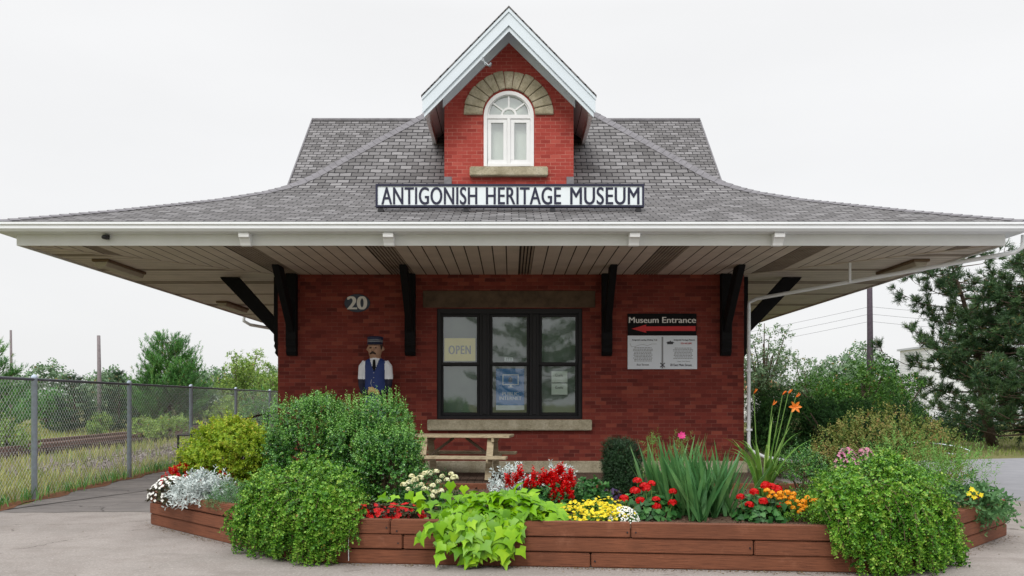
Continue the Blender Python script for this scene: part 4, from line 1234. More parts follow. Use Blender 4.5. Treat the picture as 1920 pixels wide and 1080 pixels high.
for dz in (0, .35, .7):
    mb = MB(); mb.tube([(x + 14*s, Y - 6*s + 30*s*s*0, 5.4 + dz - .9*math.sin(math.pi*s)*.8) for s in np.linspace(0, 1, 12)], .006, 4)
    mb.tube([(x - 16*s, Y + 18*s, 5.4 + dz - 1.3*s - .6*math.sin(math.pi*s)) for s in np.linspace(0, 1, 12)], .006, 4)
    mb.build('wire', M['dark_metal'], t)

# ------------------------------------------------------------------ buildings beyond
t = thing('warehouse', 'long white sided building behind the pine tree on the right', 'building', (gx(1810, 58), 58, 0))
sid = NM('white_siding', .6, .3); uvv = sid.uv(); rv, rc, jm, fv = sid.cells(uvv, 6, .22, .0, .02)
sid.color(sid.mix(jm, lin(224, 226, 230), lin(178, 182, 188))); 
xa, xb, hz_ = gx(1738, 58), gx(1990, 58), gz(652, 58)
mb = MB(); mb.box(xa, xb, 58, 62, 0, hz_); mb.build('wall', sid.m, t)
mb = MB(); mb.box(xa-.15, xb+.15, 57.8, 62.2, hz_, hz_+.14); mb.build('roof', plain('pale_roof', lin(186, 190, 196), .7, .05, 1), t)
mb = MB(); mb.box(xa+5, xa+6.1, 57.95, 58.02, 0, 2.2); mb.build('door', M['frame'], t)
t = thing('small_house', 'small distant house with pale walls and an orange brown roof by the downspout', 'house', (gx(1440, 62), 62, 0))
xa, xb = gx(1404, 62), gx(1474, 62)
mb = MB(); mb.box(xa, xb, 62, 70, 0, gz(733, 62)); mb.build('wall', M['white_paint'], t)
mb = MB(); mb.prism([(xa-.3, 61.6, gz(734, 62)), (xb+.3, 61.6, gz(734, 62)), ((xa+xb)/2, 61.6, gz(709, 62))], (0, 9, 0)); mb.build('roof', plain('orange_roof', lin(178, 128, 92), .8, .1, 2), t)
mb = MB(); mb.box((xa+xb)/2-.4, (xa+xb)/2+.4, 61.95, 62.0, 1.0, 1.9); mb.build('window', M['frame'], t)

# ------------------------------------------------------------------ trees
G = {
 'mid': [lin(30, 62, 25), lin(54, 96, 38), lin(86, 132, 52), lin(124, 162, 72)],
 'light': [lin(84, 116, 52), lin(112, 146, 66), lin(146, 176, 84), lin(172, 194, 104)],
 'dark': [lin(24, 48, 32), lin(40, 70, 44), lin(58, 92, 56), lin(82, 116, 70)],
 'pine': [lin(30, 54, 36), lin(52, 82, 50), lin(78, 110, 64), lin(112, 138, 84)],
 'young': [lin(44, 90, 44), lin(70, 124, 58), lin(100, 154, 74), lin(140, 182, 96)],
 'far': [lin(92, 122, 92), lin(108, 138, 104), lin(126, 152, 116), lin(142, 166, 130)],
 'grey': [lin(74, 102, 72), lin(100, 128, 92), lin(126, 150, 112), lin(152, 172, 136)],
}
for k_, v_ in G.items(): M['lf_'+k_] = leaf_mat('foliage_'+k_, v_, .5, .25, .8, dead=.02)

def broad_tree(label, px, Y, topy, wpx, mat, nclump=45, per=160, leaf=.13, name='broadleaf_tree', base_z=0, trunk_r=.14, crown_lo=.28, group=None, depth=1.0):
    x = gx(px, Y); H = gz(topy, Y); r = wpx*Y/F/2
    t = thing(name, label, 'tree', (x, Y, base_z), group)
    zc = H*(crown_lo+1)/2; hz_ = H*(1-crown_lo)/2
    mb = MB(); mb.tube([(x, Y, -.1), (x+.05, Y, H*.3), (x, Y, H*.75)], [trunk_r, trunk_r*.8, trunk_r*.3], 8)
    cl = []
    for i in range(nclump):
        d = rdir(1)[0]; rr = rng.random()**.45*.86
        c = np.array([x + d[0]*r*rr, Y + d[1]*r*rr*depth, zc + d[2]*hz_*rr])
        f = 1 - .35*max(0, d[2])
        s_ = r*rng.uniform(.16, .30)*f
        cl.append((c[0], c[1], c[2], s_*1.15, s_*1.15, s_*.8))
        if i % 3 == 0:
            m_ = Vector((x, Y, H*rng.uniform(.25, .5)))
            mb.tube([m_, (m_+Vector(c))/2 + Vector((0, 0, -.1*r)), Vector(c)], [trunk_r*.4, trunk_r*.25, .015], 5)
    mb.build('trunk', M['bark'], t, smooth=True)
    lv = Leaves(); P, Nn = ell_points(cl, nclump*per//5, .15, .3, -9, 0)
    sprigs(lv, P, Nn, leaf*1.8, 5, leaf, leaf*.62, 'dia', .25, .6, .9)
    lv.build('crown', mat, t)
    return t

def conifer(label, px, Y, topy, wpx, mat, whorls=16, per=6, tuft=9, ls=.13, lw=.022, lo=.05, upt=.35, name='pine_tree', rise=.25, trunk_r=.12, dens=1.0, tl=.22, lean=0., irregular=.25, group=None, shape=.85, base=None, pom=0):
    x = gx(px, Y); H = gz(topy, Y); r = wpx*Y/F/2
    if base is not None: xb = gx(base, Y)
    else: xb = x
    t = thing(name, label, 'tree', (xb, Y, 0), group)
    mb = MB()
    spine = lambda f: Vector((xb + (x-xb)*f**.8 + lean*math.sin(f*3.), Y + .1*math.sin(f*4), H*f))
    mb.tube([spine(f) for f in np.linspace(0, 1, 12)], [trunk_r*(1-f*.88) for f in np.linspace(0, 1, 12)], 8)
    PP, DD = [], []
    for wv in range(whorls):
        f = lo + (1-lo)*(wv+.5)/whorls
        for b in range(per):
            if rng.random() > dens: continue
            az = rng.uniform(0, 6.28); ff = min(.99, f + rng.uniform(-.03, .03))
            Lb = r*(max(.03, 1-ff)**shape)*rng.uniform(1-irregular*1.6, 1+irregular)/( (1-lo)**shape) + .08
            o = spine(ff); dirh = Vector((math.cos(az), math.sin(az), 0))
            k_ = 7; pts = []
            for q in range(k_+1):
                s_ = q/k_; pts.append(o + dirh*Lb*s_ + Vector((0, 0, Lb*(rise*s_ - .10*math.sin(s_*3.1) + .25*rise*s_*s_))) + Vector(rng.normal(0, .015*Lb, 3)))
            mb.tube(pts, [max(.006, trunk_r*.22*(1-s_*.85)*(1-.5*ff)) for s_ in np.linspace(0, 1, k_+1)], 5, caps=False)
            if pom:                                  # needles gathered in plumes at the twig ends
                for j in range(max(3, int(Lb*4.2))):
                    s_ = rng.uniform(.42, 1.0) if j else 1.0; q = min(k_-1, int(s_*k_)); bs = pts[q].lerp(pts[q+1], min(1, s_*k_-q))
                    td = (dirh*rng.uniform(.2, 1) + Vector(rng.normal(0, .55, 3)) + Vector((0, 0, .35))).normalized(); tp_ = bs + td*rng.uniform(.12, .34)
                    mb.tube([bs, tp_], [.012, .006], 4, caps=False)
                    for e_ in range(pom): PP.append(tp_ - td*rng.uniform(0, .12)); DD.append(td + Vector(rng.normal(0, .55, 3)))
                continue
            ntw = max(3, int(Lb*5.5))
            for j in range(ntw):
                s_ = .28 + .72*(j+1)/ntw; q = min(k_-1, int(s_*k_)); base_ = pts[q].lerp(pts[q+1], s_*k_-q)
                d = (pts[q+1]-pts[q]).normalized(); sd = Vector((-dirh.y, dirh.x, 0))*(1 if j % 2 else -1)
                if j == ntw-1: td = d
                else: td = (d*.7 + sd*.8 + Vector((0, 0, .15))).normalized()
                ext = .35*Lb*(1.05-s_) + .06
                for e_ in ((.0,) if ext < .2 else (.0, .5, 1.0)):
                    PP.append(base_ + td*ext*e_); DD.append(td)
    mb.build('trunk', M['bark'], t, smooth=True)
    lv = Leaves()
    sprigs(lv, np.array(PP), np.array(DD), tl, tuft, ls, lw, 'needle', upt, .25, .62)
    lv.build('crown', mat, t)
    return t

# right side
conifer('tall open pine with a leaning trunk and airy dark crown beside the lane', 1768, 30, 468, 300, M['lf_pine'], 17, 6, 15, .15, .026, .24, .45, rise=.20, trunk_r=.2, dens=.92, tl=.26, lean=.45, irregular=.5, shape=.34, base=1862, pom=6)
conifer('dense dark pine cut off by the right edge of the picture', 1952, 27.5, 468, 320, M['lf_pine'], 19, 8, 15, .15, .028, .08, .45, rise=.12, trunk_r=.2, dens=.95, tl=.26, irregular=.4, shape=.42, pom=6)
broad_tree('round green broadleaf tree in front of the dark utility pole', 1618, 27, 655, 190, M['lf_mid'], 60, 200, .11, crown_lo=.1)
broad_tree('smaller green broadleaf tree between the round tree and the white building', 1690, 29, 672, 120, M['lf_mid'], 40, 170, .11, crown_lo=.1)
broad_tree('tall hazy grey green tree just behind the right wall corner', 1432, 36, 585, 150, M['lf_grey'], 60, 110, .13, crown_lo=.1)
broad_tree('low grey green tree right of the tall hazy tree', 1512, 40, 668, 130, M['lf_grey'], 45, 130, .13, crown_lo=.1)
conifer('dark pine filling in behind the leaning pine and before the white building', 1842, 36, 560, 190, M['lf_pine'], 15, 7, 14, .16, .03, .06, .45, rise=.15, trunk_r=.16, dens=.95, tl=.26, irregular=.4, shape=.5, pom=4)
broad_tree('dark undergrowth bush behind the trunk of the leaning pine', 1790, 34, 776, 190, M['lf_dark'], 40, 150, .10, name='wild_bush', crown_lo=.03)
broad_tree('dark green broadleaf tree behind the spreading yews left of the round tree', 1548, 31, 682, 130, M['lf_mid'], 45, 170, .11, crown_lo=.08)
# left side
conifer('young bushy green pine with upright shoots beyond the railway', 316, 40, 642, 136, M['lf_young'], 15, 11, 18, .16, .034, .06, 1.0, rise=.55, trunk_r=.1, tl=.34, irregular=.22, shape=.42)
conifer('bright green pine at the left edge behind the fence', -12, 36, 640, 130, M['lf_young'], 13, 8, 14, .16, .03, .06, .6, rise=.35, trunk_r=.1, tl=.3, shape=.6)
conifer('dark low spruce left of the middle fence posts, nearest the utility pole', 138, 40, 706, 100, M['lf_dark'], 12, 9, 12, .13, .035, .02, .3, name='spruce_tree', rise=.1, trunk_r=.08, tl=.25, shape=.7)
conifer('dark low spruce standing right of the grey utility pole', 222, 42, 698, 100, M['lf_dark'], 12, 9, 12, .13, .035, .02, .3, name='spruce_tree', rise=.1, trunk_r=.08, tl=.25, shape=.7)
conifer('dark spruce close to the right of the young bushy pine', 372, 46, 722, 90, M['lf_dark'], 11, 9, 12, .13, .035, .02, .3, name='spruce_tree', rise=.1, trunk_r=.08, tl=.25, shape=.6)
broad_tree('light green broadleaf tree with airy crown near the museum corner', 456, 46, 641, 112, M['lf_light'], 60, 120, .14, crown_lo=.12)
broad_tree('light green leafy tree right beside the left wall corner', 512, 50, 668, 90, M['lf_light'], 45, 120, .14, crown_lo=.05)
broad_tree('mid green bushy tree behind the left fence panel', 88, 44, 716, 120, M['lf_young'], 45, 130, .13, crown_lo=.05)
broad_tree('mid green bushy tree left of the young pine', 262, 47, 712, 100, M['lf_mid'], 45, 130, .13, crown_lo=.05)
broad_tree('pale green bush at the foot of the airy broadleaf tree', 432, 40, 742, 110, M['lf_light'], 40, 130, .11, name='wild_bush', crown_lo=.03)
broad_tree('mid green wild bush left of the museum corner behind the fence', 492, 38, 726, 90, M['lf_young'], 40, 130, .11, name='wild_bush', crown_lo=.03)
broad_tree('yellow green wild bush at the foot of the grey utility pole', 186, 36, 772, 44, M['lf_light'], 22, 110, .10, name='wild_bush', crown_lo=.03)
broad_tree('yellow green wild bush below the young pine', 300, 33, 775, 120, M['lf_light'], 34, 110, .10, name='wild_bush', crown_lo=.03)
broad_tree('pale green wild bush low at the left edge behind the mesh', 15, 24, 782, 130, M['lf_light'], 34, 110, .09, name='wild_bush', crown_lo=.03)

# far woods: one mass on the horizon
lv = Leaves()
def woods(x0, x1, Y, h0, h1, n):
    cl = []
    for x in np.arange(x0, x1, 2.6):
        h = h0 + (h1-h0)*(.5+.5*math.sin(x*.35)+.3*math.sin(x*.9+1)) * rng.uniform(.6, 1.1)
        yy = Y + rng.uniform(-6, 6)
        cl += [(x, yy, h*.45, 2.4, 2.4, h*.5), (x+rng.uniform(-1, 1), yy-1, h*.75, 1.7, 1.7, h*.26)]
    P, Nn = ell_points(cl, n, .55, .25, 0, .7)
    sprigs(lv, P, Nn, .7, 4, .42, .30, 'dia', .3, .6, .9)
woods(-110, -24, 95, 3.5, 5.6, 15000)
woods(26, 90, 100, 4.0, 7.5, 9000)
tag(lv.build('distant_woods', M['lf_far']), 'pale green line of distant woods along the horizon', 'woods', kind='stuff')

# low junipers and yews beside the right wall
M['lf_yew'] = leaf_mat('foliage_yew', [lin(22, 50, 26), lin(40, 78, 38), lin(64, 110, 50), lin(106, 152, 68)], .5, .15, 2)
def juniper(label, px, Y, topy, wpx, n=2200):
    x = gx(px, Y); H = gz(topy, Y); r = wpx*Y/F/2
    t = thing('spreading_yew', label, 'shrub', (x, Y, 0), 'dark spreading yews beside the museum')
    mb = MB()
    for i in range(9):
        a = rng.uniform(0, 6.28); mb.tube([(x, Y, 0), (x+math.cos(a)*r*.3, Y+math.sin(a)*r*.3, H*.5), (x+math.cos(a)*r*.75, Y+math.sin(a)*r*.75, H*.8)], [.04, .025, .01], 5)
    mb.build('stem', M['bark'], t)
    lv = Leaves(); cl = []
    for i in range(16):
        a = rng.uniform(0, 6.28); rr = r*rng.uniform(.15, .78)
        cl.append((x+math.cos(a)*rr, Y+math.sin(a)*rr*.8, H*rng.uniform(.25, .86), r*.36, r*.36, H*.13))
    P, Nn = ell_points(cl, n, .3, .2, .02, 0)
    Nn = unit(Nn*np.array([1, 1, .35]) + .5*unit((P-np.array([x, Y, 0]))*np.array([1, 1, 0])))
    sprigs(lv, P, Nn, .22, 12, .055, .014, 'dia', .15, .3, .6, droop=.2)
    lv.build('foliage', M['lf_yew'], t)
juniper('dark spreading yew nearest the downspout and the wall corner', 1462, 17.5, 728, 170, 3800)
juniper('dark spreading yew in the middle below the round tree', 1570, 17, 742, 190, 3800)
juniper('dark spreading yew farthest right below the pine trunk', 1690, 18.5, 752, 150, 2800)

# meadow grass
M['grass'] = leaf_mat('dry_grass', [lin(96, 128, 56), lin(140, 154, 80), lin(178, 172, 108), lin(116, 150, 66)], .7, .3, .6)
lv = Leaves(); n = 46000
y = 9.5 + 45*rng.random(n)**1.5; x = fence_x(y) - .12 - rng.random(n)**1.2*(6 + .75*y)
trk = -14.6 + .7 - .05*(y-10)
keep = (np.abs(x-trk) > 1.7) & ~((x > trk+2) & (x < -8.7-.09*(y-18)) & (x > -11.1-.05*(y-18)) & (y > 17.8) & (rng.random(n) < .85))
keep &= rng.random(n) < np.where(x > -11, .75, 1)
x, y = x[keep], y[keep]
arc_blades(lv, np.stack([x, y, np.zeros(len(x))], 1), len(x), .34, .024, .4, .8, .03, 4)
tag(lv.build('meadow_grass', M['grass']), 'tall dry yellow green grass between the fence and the far trees', 'grass', kind='stuff')
lv = Leaves(); n = 9000
y = rng.uniform(24.3, 44, n); x = rng.uniform(12, 34, n)
arc_blades(lv, np.stack([x, y, np.zeros(n)], 1), n, .14, .022, .4, .7, .03, 3)
tag(lv.build('lawn_grass', leaf_mat('lawn', [lin(92, 112, 54), lin(124, 142, 66), lin(158, 168, 90)], .7, .3, .6)), 'rough green lawn beyond the grey lane on the right', 'grass', kind='stuff')
lv = Leaves()
n = 900; y = rng.uniform(9, 30, n); x = fence_x(y) + rng.normal(-.05, .12, n)
arc_blades(lv, np.stack([x, y, np.zeros(n)], 1), n, .26, .016, .4, .8, .03, 4)
tag(lv.build('fence_weeds', M['lf_young']), 'green weeds growing along the foot of the chain link fence', 'weeds', kind='stuff')

# what stands behind the photographer and shows in the window glass
conifer('large pine standing behind the photographer, seen in the window glass', 1010, 52, 300, 300, M['lf_pine'], 16, 6, 9, .22, .05, .1, .3, rise=.15, trunk_r=.25, tl=.34, irregular=.35, shape=.6)
pt = sc.objects.get('pine_tree.005') or [o for o in sc.objects if o.get('label', '').startswith('large pine standing behind')][0]
pt.location.y = 34.2 - 52

# ------------------------------------------------------------------ plants of the raised bed
SZ = .37
M['lf_box'] = leaf_mat('box_leaves', [lin(17, 46, 19), lin(44, 92, 35), lin(86, 146, 56), lin(160, 206, 104)], .25, .10, 9, .6, .012)
M['lf_shoot'] = leaf_mat('young_box_leaves', [lin(70, 124, 48), lin(112, 164, 70), lin(154, 200, 100)], .35, .25, 9, .5)
M['lf_spirea'] = leaf_mat('spirea_leaves', [lin(80, 120, 26), lin(128, 162, 34), lin(170, 190, 52), lin(188, 152, 70)], .5, .3, 4)
M['lf_trail'] = leaf_mat('trailing_leaves', [lin(28, 66, 20), lin(72, 126, 38), lin(122, 170, 56), lin(168, 190, 86)], .38, .12, 6, .35, .008)
M['lf_trail2'] = leaf_mat('trailing_leaves_right', [lin(28, 66, 20), lin(72, 126, 38), lin(122, 172, 54), lin(176, 192, 90)], .38, .12, 6, .35, .008)
M['lf_lime'] = leaf_mat('lime_leaves', [lin(62, 116, 3), lin(98, 152, 5), lin(126, 178, 10), lin(160, 198, 24)], .4, .22, 4, .4)
M['lf_silver'] = leaf_mat('silver_leaves', [lin(168, 180, 178), lin(196, 206, 204), lin(218, 226, 224), lin(232, 236, 234)], .75, .15, 8, .1)
M['lf_deep'] = leaf_mat('deep_green_leaves', [lin(28, 66, 34), lin(46, 94, 46), lin(70, 124, 60), lin(100, 150, 82)], .45, .2, 6)
M['lf_iris'] = leaf_mat('iris_leaves', [lin(56, 104, 62), lin(78, 130, 76), lin(102, 150, 88), lin(134, 170, 106)], .4, .25, 4)
M['lf_lily'] = leaf_mat('lily_leaves', [lin(66, 112, 42), lin(94, 140, 54), lin(122, 160, 70), lin(158, 182, 98)], .45, .3, 4)
M['lf_feather'] = leaf_mat('feathery_leaves', [lin(84, 132, 56), lin(110, 158, 72), lin(136, 182, 92)], .5, .3, 5)
M['lf_dill'] = leaf_mat('blue_green_feather', [lin(70, 112, 70), lin(92, 136, 84), lin(118, 160, 102)], .5, .3, 5)
M['lf_bronze'] = leaf_mat('bronze_leaves', [lin(54, 40, 34), lin(70, 62, 44), lin(88, 96, 60)], .4, .15, 6)
M['lf_tan'] = leaf_mat('faded_spirea', [lin(72, 104, 42), lin(108, 130, 58), lin(142, 140, 76), lin(164, 124, 84)], .6, .25, 4)
M['lf_dkyew'] = leaf_mat('yew_needles', [lin(20, 44, 24), lin(32, 62, 32), lin(50, 84, 44)], .5, .1, 6)
M['fl_red'] = leaf_mat('red_petals', [lin(182, 4, 6), lin(210, 8, 10), lin(228, 20, 16)], .5, .25, 9)
M['fl_geran'] = leaf_mat('geranium_petals', [lin(184, 7, 11), lin(212, 14, 16), lin(226, 30, 26)], .5, .25, 9)
M['fl_white'] = leaf_mat('white_petals', [lin(228, 226, 216), lin(240, 240, 234), lin(248, 248, 244)], .5, .25, 9)
M['fl_cream'] = leaf_mat('cream_petals', [lin(232, 226, 170), lin(240, 238, 200), lin(246, 246, 220)], .5, .25, 9)
M['fl_yellow'] = leaf_mat('yellow_petals', [lin(228, 200, 20), lin(240, 220, 40), lin(248, 232, 70)], .5, .25, 9)
M['fl_orange'] = leaf_mat('orange_petals', [lin(236, 140, 18), lin(244, 166, 30), lin(250, 190, 60)], .5, .25, 9)
M['fl_lily'] = leaf_mat('lily_petals', [lin(228, 110, 30), lin(240, 130, 44), lin(246, 160, 70)], .5, .25, 9)
M['fl_pink'] = leaf_mat('pink_petals', [lin(196, 110, 150), lin(216, 140, 172), lin(228, 170, 192)], .5, .25, 9)
M['fl_magenta'] = leaf_mat('magenta_petals', [lin(206, 40, 120), lin(224, 60, 140)], .5, .25, 9)
M['fl_purple'] = leaf_mat('purple_petals', [lin(52, 34, 74), lin(70, 46, 96)], .5, .2, 9)
M['stem'] = plain('green_stem', lin(100, 134, 62), .6, .15, 9)
M['twig'] = plain('twig', lin(96, 82, 62), .9, .2, 14)

def plant(name, label, cat, x, y, z=SZ, group=None): return thing(name, label, cat, (x, y, z), group)
def stems(parent, base, tips, r=.012, mat='twig', name='stem'):
    mb = MB(); b = Vector(base)
    for q in tips:
        q = Vector(q); m_ = b.lerp(q, .5) + Vector((0, 0, .12*(q-b).length)) + Vector(rng.normal(0, .03, 3)); mb.tube([b + Vector(rng.normal(0, .03, 3))*Vector((1, 1, 0)).length*.7, m_, q], [r, r*.7, r*.35], 5, caps=False)
    return mb.build(name, M[mat], parent)

# --- clipped box hedges in front of the statue
def box_hedge(label, px0, px1, Y, topy, depth, n, zlo=SZ):
    x0, x1 = gx(px0, Y), gx(px1, Y); zt = gz(topy, Y); cx_, rx = (x0+x1)/2, (x1-x0)/2
    t = plant('boxwood_shrub', label, 'shrub', cx_, Y, group='green box shrubs in front of the statue')
    H = zt - zlo
    ells = [(cx_, Y, zlo+H*.46, rx*.95, depth, H*.50)]
    for i in range(9):
        ells.append((cx_+rng.uniform(-.75, .75)*rx, Y+rng.uniform(-.6, .4)*depth, zlo+H*rng.uniform(.3, .8), rx*rng.uniform(.3, .42), depth*.5, H*rng.uniform(.17, .26)))
    stems(t, (cx_, Y, zlo), [(cx_+rng.uniform(-.6, .6)*rx, Y+rng.uniform(-.6, .6)*depth, zlo+H*rng.uniform(.5, .85)) for _ in range(14)], .018)
    shrub('foliage', ells, n, 9, .085, .034, .024, M['lf_box'], t, 'oval', .4, .45, .8, .35, .16, zlo+.03, sq=4, gap=.36)
    lv = Leaves(); P, Nn = ell_points(ells, n//3, .9, .10, zlo+H*.55, sq=4); P = P[rng.choice(len(P), min(len(P), n//9), False)]
    sprigs(lv, P, np.tile([0, -.12, .5], (len(P), 1)), .15, 9, .030, .020, 'oval', 1.0, .2, .75); lv.build('young_shoots', M['lf_shoot'], t)
box_hedge('tall boxwood shrub at the left of the green group, below the number plaque', 506, 648, 10.7, 750, .50, 4200)
box_hedge('tall boxwood shrub directly in front of the wooden statue', 618, 780, 10.5, 748, .55, 4800)
box_hedge('lower boxwood shrub spilling toward the left end of the picnic table', 660, 794, 9.9, 812, .40, 2600)

# --- yellow green spirea at the left
t = plant('golden_spirea', 'yellow green spirea mound with orange tints left of the box shrubs', 'shrub', gx(432, 11.4), 11.4)
Y = 11.4; c = gx(435, Y)
ells = [(c, Y, .78, .58, .55, .58), (c-.25, Y-.2, .68, .34, .32, .40), (c+.28, Y-.15, .78, .34, .32, .42), (c+.05, Y-.1, 1.08, .30, .3, .30)]
stems(t, (c, Y, SZ), [(c+rng.uniform(-.45, .45), Y+rng.uniform(-.4, .4), rng.uniform(.8, 1.3)) for _ in range(12)])
shrub('foliage', ells, 4200, 9, .10, .044, .026, M['lf_spirea'], t, 'oval', .35, .5, .85, .4, .18, SZ+.02, tip=110, gap=0)

# --- bed plants by kind
def mound_of_sprigs(parent, c, rx, ry, h, n, nl, tl, ls, lw, mat, t='oval', name='foliage', up=.5, rnd=.45, spread=.8, shell=.2):
    lv = Leaves(); P, Nn = ell_points([(c[0], c[1], c[2], rx, ry, h)], n, shell, .12, c[2]-.02, 0)
    sprigs(lv, P, Nn, tl, nl, ls, lw, t, up, rnd, spread); return lv.build(name, mat, parent)
def blooms(parent, pts, r, mat, npet=26, name='flower_head', flat=.8, ls=None):
    ls = ls or r*.75; out = []; src = None
    for q in pts:
        if src is None:
            lv = Leaves(); d = rdir(npet); d[:, 2] = np.abs(d[:, 2])*1.2 - .25; d = unit(d)
            P = d*r*np.array([1, 1, flat])*.72; Nn = d
            Dd = unit(np.cross(d, rdir(npet)))
            lv.add(np.array(q) + P - Dd*ls*.5, Dd + .25*d, Nn, ls*rng.uniform(.8, 1.2, npet), ls*.85, 'oval')
            src = lv.build(name, mat, parent); q0 = q; out.append(src)
        else:
            c_ = src.copy(); sc.collection.objects.link(c_); c_.parent = parent
            pr = WL[parent.name]; s_ = rng.uniform(.8, 1.18); a = rng.uniform(0, 6.28)
            # rotate and scale about the first bloom's own centre
            m_ = Matrix.Translation(Vector(q)-Vector(pr)) @ Matrix.Rotation(a, 4, 'Z') @ Matrix.Rotation(rng.uniform(-.35, .35), 4, 'X') @ Matrix.Scale(s_, 4) @ Matrix.Translation(Vector(pr)-Vector(q0))
            c_.matrix_basis = m_; out.append(c_)
    return out
def petals(parent, P, Nn, r, mat, k=5, name='flowers', w=.8):
    """many small open flowers as one part"""
    lv = Leaves(); P = np.asarray(P); n = len(P); Nn = unit(np.asarray(Nn, float))
    A = unit(np.cross(Nn, rdir(n))); B = np.cross(Nn, A)
    for i in range(k):
        a = 2*math.pi*i/k; d = A*math.cos(a) + B*math.sin(a) + .25*Nn
        lv.add(P, d, Nn, r*rng.uniform(.8, 1.2, n), r*w, 'dia')
    return lv.build(name, mat, parent)
def surf_pts(c, rx, ry, h, n, zmin=.05, front=True):
    d = rdir(n*3); d[:, 2] = np.abs(d[:, 2]); d = d[d[:, 2] > zmin]
    if front: d = d[d[:, 1] < .45]
    d = d[:n]; return np.array(c) + d*np.array([rx, ry, h]), unit(d/np.array([rx, ry, h]))

# left end: white begonias, silver dusty miller, red salvia behind, blue green feathers
Y = 10.45; x = gx(322, Y)
t = plant('begonia', 'white wax begonia with bronze leaves at the left end of the planter', 'flowers', x, Y)
mound_of_sprigs(t, (x, Y, SZ), .26, .26, .26, 420, 6, .07, .035, .030, M['lf_bronze'])
P, Nn = surf_pts((x, Y, SZ), .28, .28, .29, 150); petals(t, P, Nn+np.array([0, -.4, .2]), .020, M['fl_white'], 4, w=1.1)
Y = 10.15; x = gx(380, Y)
t = plant('dusty_miller', 'large silver dusty miller beside the white begonia', 'plant', x, Y)
mound_of_sprigs(t, (x, Y, SZ), .36, .30, .34, 560, 7, .12, .065, .022, M['lf_silver'], 'oval', up=.5, spread=.75)
Y = 11.1
for i, (px, lab) in enumerate(((345, 'red salvia behind the white begonia'), (412, 'red salvia behind the silver dusty miller'))):
    x = gx(px, Y) ; x = max(x, -4.28)
    t = plant('salvia', lab, 'flowers', x, Y)
    mound_of_sprigs(t, (x, Y, SZ), .30, .25, .30, 380, 6, .08, .05, .035, M['lf_deep'])
    P, Nn = surf_pts((x, Y, SZ+.02), .32, .26, .36, 75, .25); lv = Leaves()
    P, Nn = P[:58] - np.array([0, 0, .06]), Nn[:58]
    for q, m_ in zip(P, Nn):
        lv = Leaves(); sprigs(lv, q[None]+rng.normal(0, .012, (3, 3)), np.repeat(m_[None], 3, 0), .085, 11, .038, .026, 'oval', 1.0, .15, .65); lv.build('flower_spike', M['fl_red'], t)
Y = 9.75; x = gx(435, Y)
t = plant('feathery_herb', 'fine blue green feathery plant between the dusty miller and the trailing shrub', 'plant', x, Y)
mound_of_sprigs(t, (x, Y, SZ), .30, .26, .26, 700, 9, .12, .04, .006, M['lf_dill'], 'needle', up=.8)

# --- trailing shrubs over the planter corners
def trailing(name, label, c, ells, falls, n, mat, leaf=.028, hang=9, tipn=0, wd=.025):
    t = plant(name, label, 'shrub', c[0], c[1])
    stems(t, (c[0], c[1], SZ), [(e_[0]+rng.uniform(-.3, .3), e_[1]+rng.uniform(-.3, .2), e_[2]+e_[5]*.5) for e_ in ells for _ in range(4)])
    lv = Leaves(); P, Nn = ell_points(ells, n, .45, .26, SZ-.02, .8, gap=.34)
    sprigs(lv, P, Nn, .11, 9, leaf, wd, 'oval', .12, .5, .85, droop=.35)
    i_ = rng.choice(len(P), 90); sprigs(lv, P[i_], Nn[i_], .26, 13, leaf*.9, wd*.9, 'oval', .25, .4, .8, droop=.5)      # stray shoots
    # hanging stems
    mbs = MB(); HP, HD = [], []
    for (sx_, sy_, sz_, ox, oy, ez) in falls:
        k_ = 14; p0 = Vector((sx_, sy_, sz_)); pts = []
        for i in range(k_+1):
            s_ = i/k_
            pts.append(Vector((sx_ + ox*(1-(1-s_)**2.2) + rng.normal(0, .008), sy_ + oy*(1-(1-s_)**2.5) + rng.normal(0, .008), sz_ + .10*math.sin(s_*2.2)*(1-s_) - (sz_-ez)*s_**1.35)))
        mbs.tube(pts[::2], .004, 4, caps=False)
        for i in range(k_):
            for r_ in range(2):
                HP.append(pts[i].lerp(pts[i+1], rng.random())); HD.append((pts[i+1]-pts[i]).normalized() + Vector(rng.normal(0, .5, 3)) + Vector((0, -.35, 0)))
    sprigs(lv, np.array(HP), np.array(HD), .075, hang, leaf, wd, 'oval', -.1, .3, .85, droop=.3)
    lv.build('foliage', mat, t)
    mbs.build('trailing_stem', M['twig'], t)
    return t
fl = []
for i in range(170):
    s_ = rng.random(); px = 455 + 200*s_
    # start on the timber edge around the left corner
    q = Vector((-2.75, 8.98)).lerp(Vector((-2.05, 8.32)), min(1, s_*1.9)) if s_ < .53 else Vector((-2.05, 8.32)).lerp(Vector((-1.62, 8.28)), (s_-.53)/.47)
    nx, ny = (-.7, -.72) if s_ < .53 else (-.05, -1)
    ez = rng.uniform(.03, .30) if .04 < s_ < .82 else rng.uniform(.15, .40)
    fl.append((q.x - nx*.25 + rng.uniform(-.15, .15), q.y - ny*.25, SZ + rng.uniform(.08, .36), nx*rng.uniform(.34, .46), ny*rng.uniform(.34, .46), ez))
trailing('trailing_shrub', 'green trailing shrub hanging over the left front corner of the planter', (-2.2, 8.9),
         [(-2.22, 8.95, .48, .52, .48, .40), (-1.95, 8.75, .46, .38, .32, .31), (-2.6, 9.1, .46, .36, .34, .32), (-2.1, 9.15, .60, .42, .38, .34), (-1.76, 8.7, .40, .24, .28, .24)], fl, 4600, M['lf_trail'], .033)
fl = []
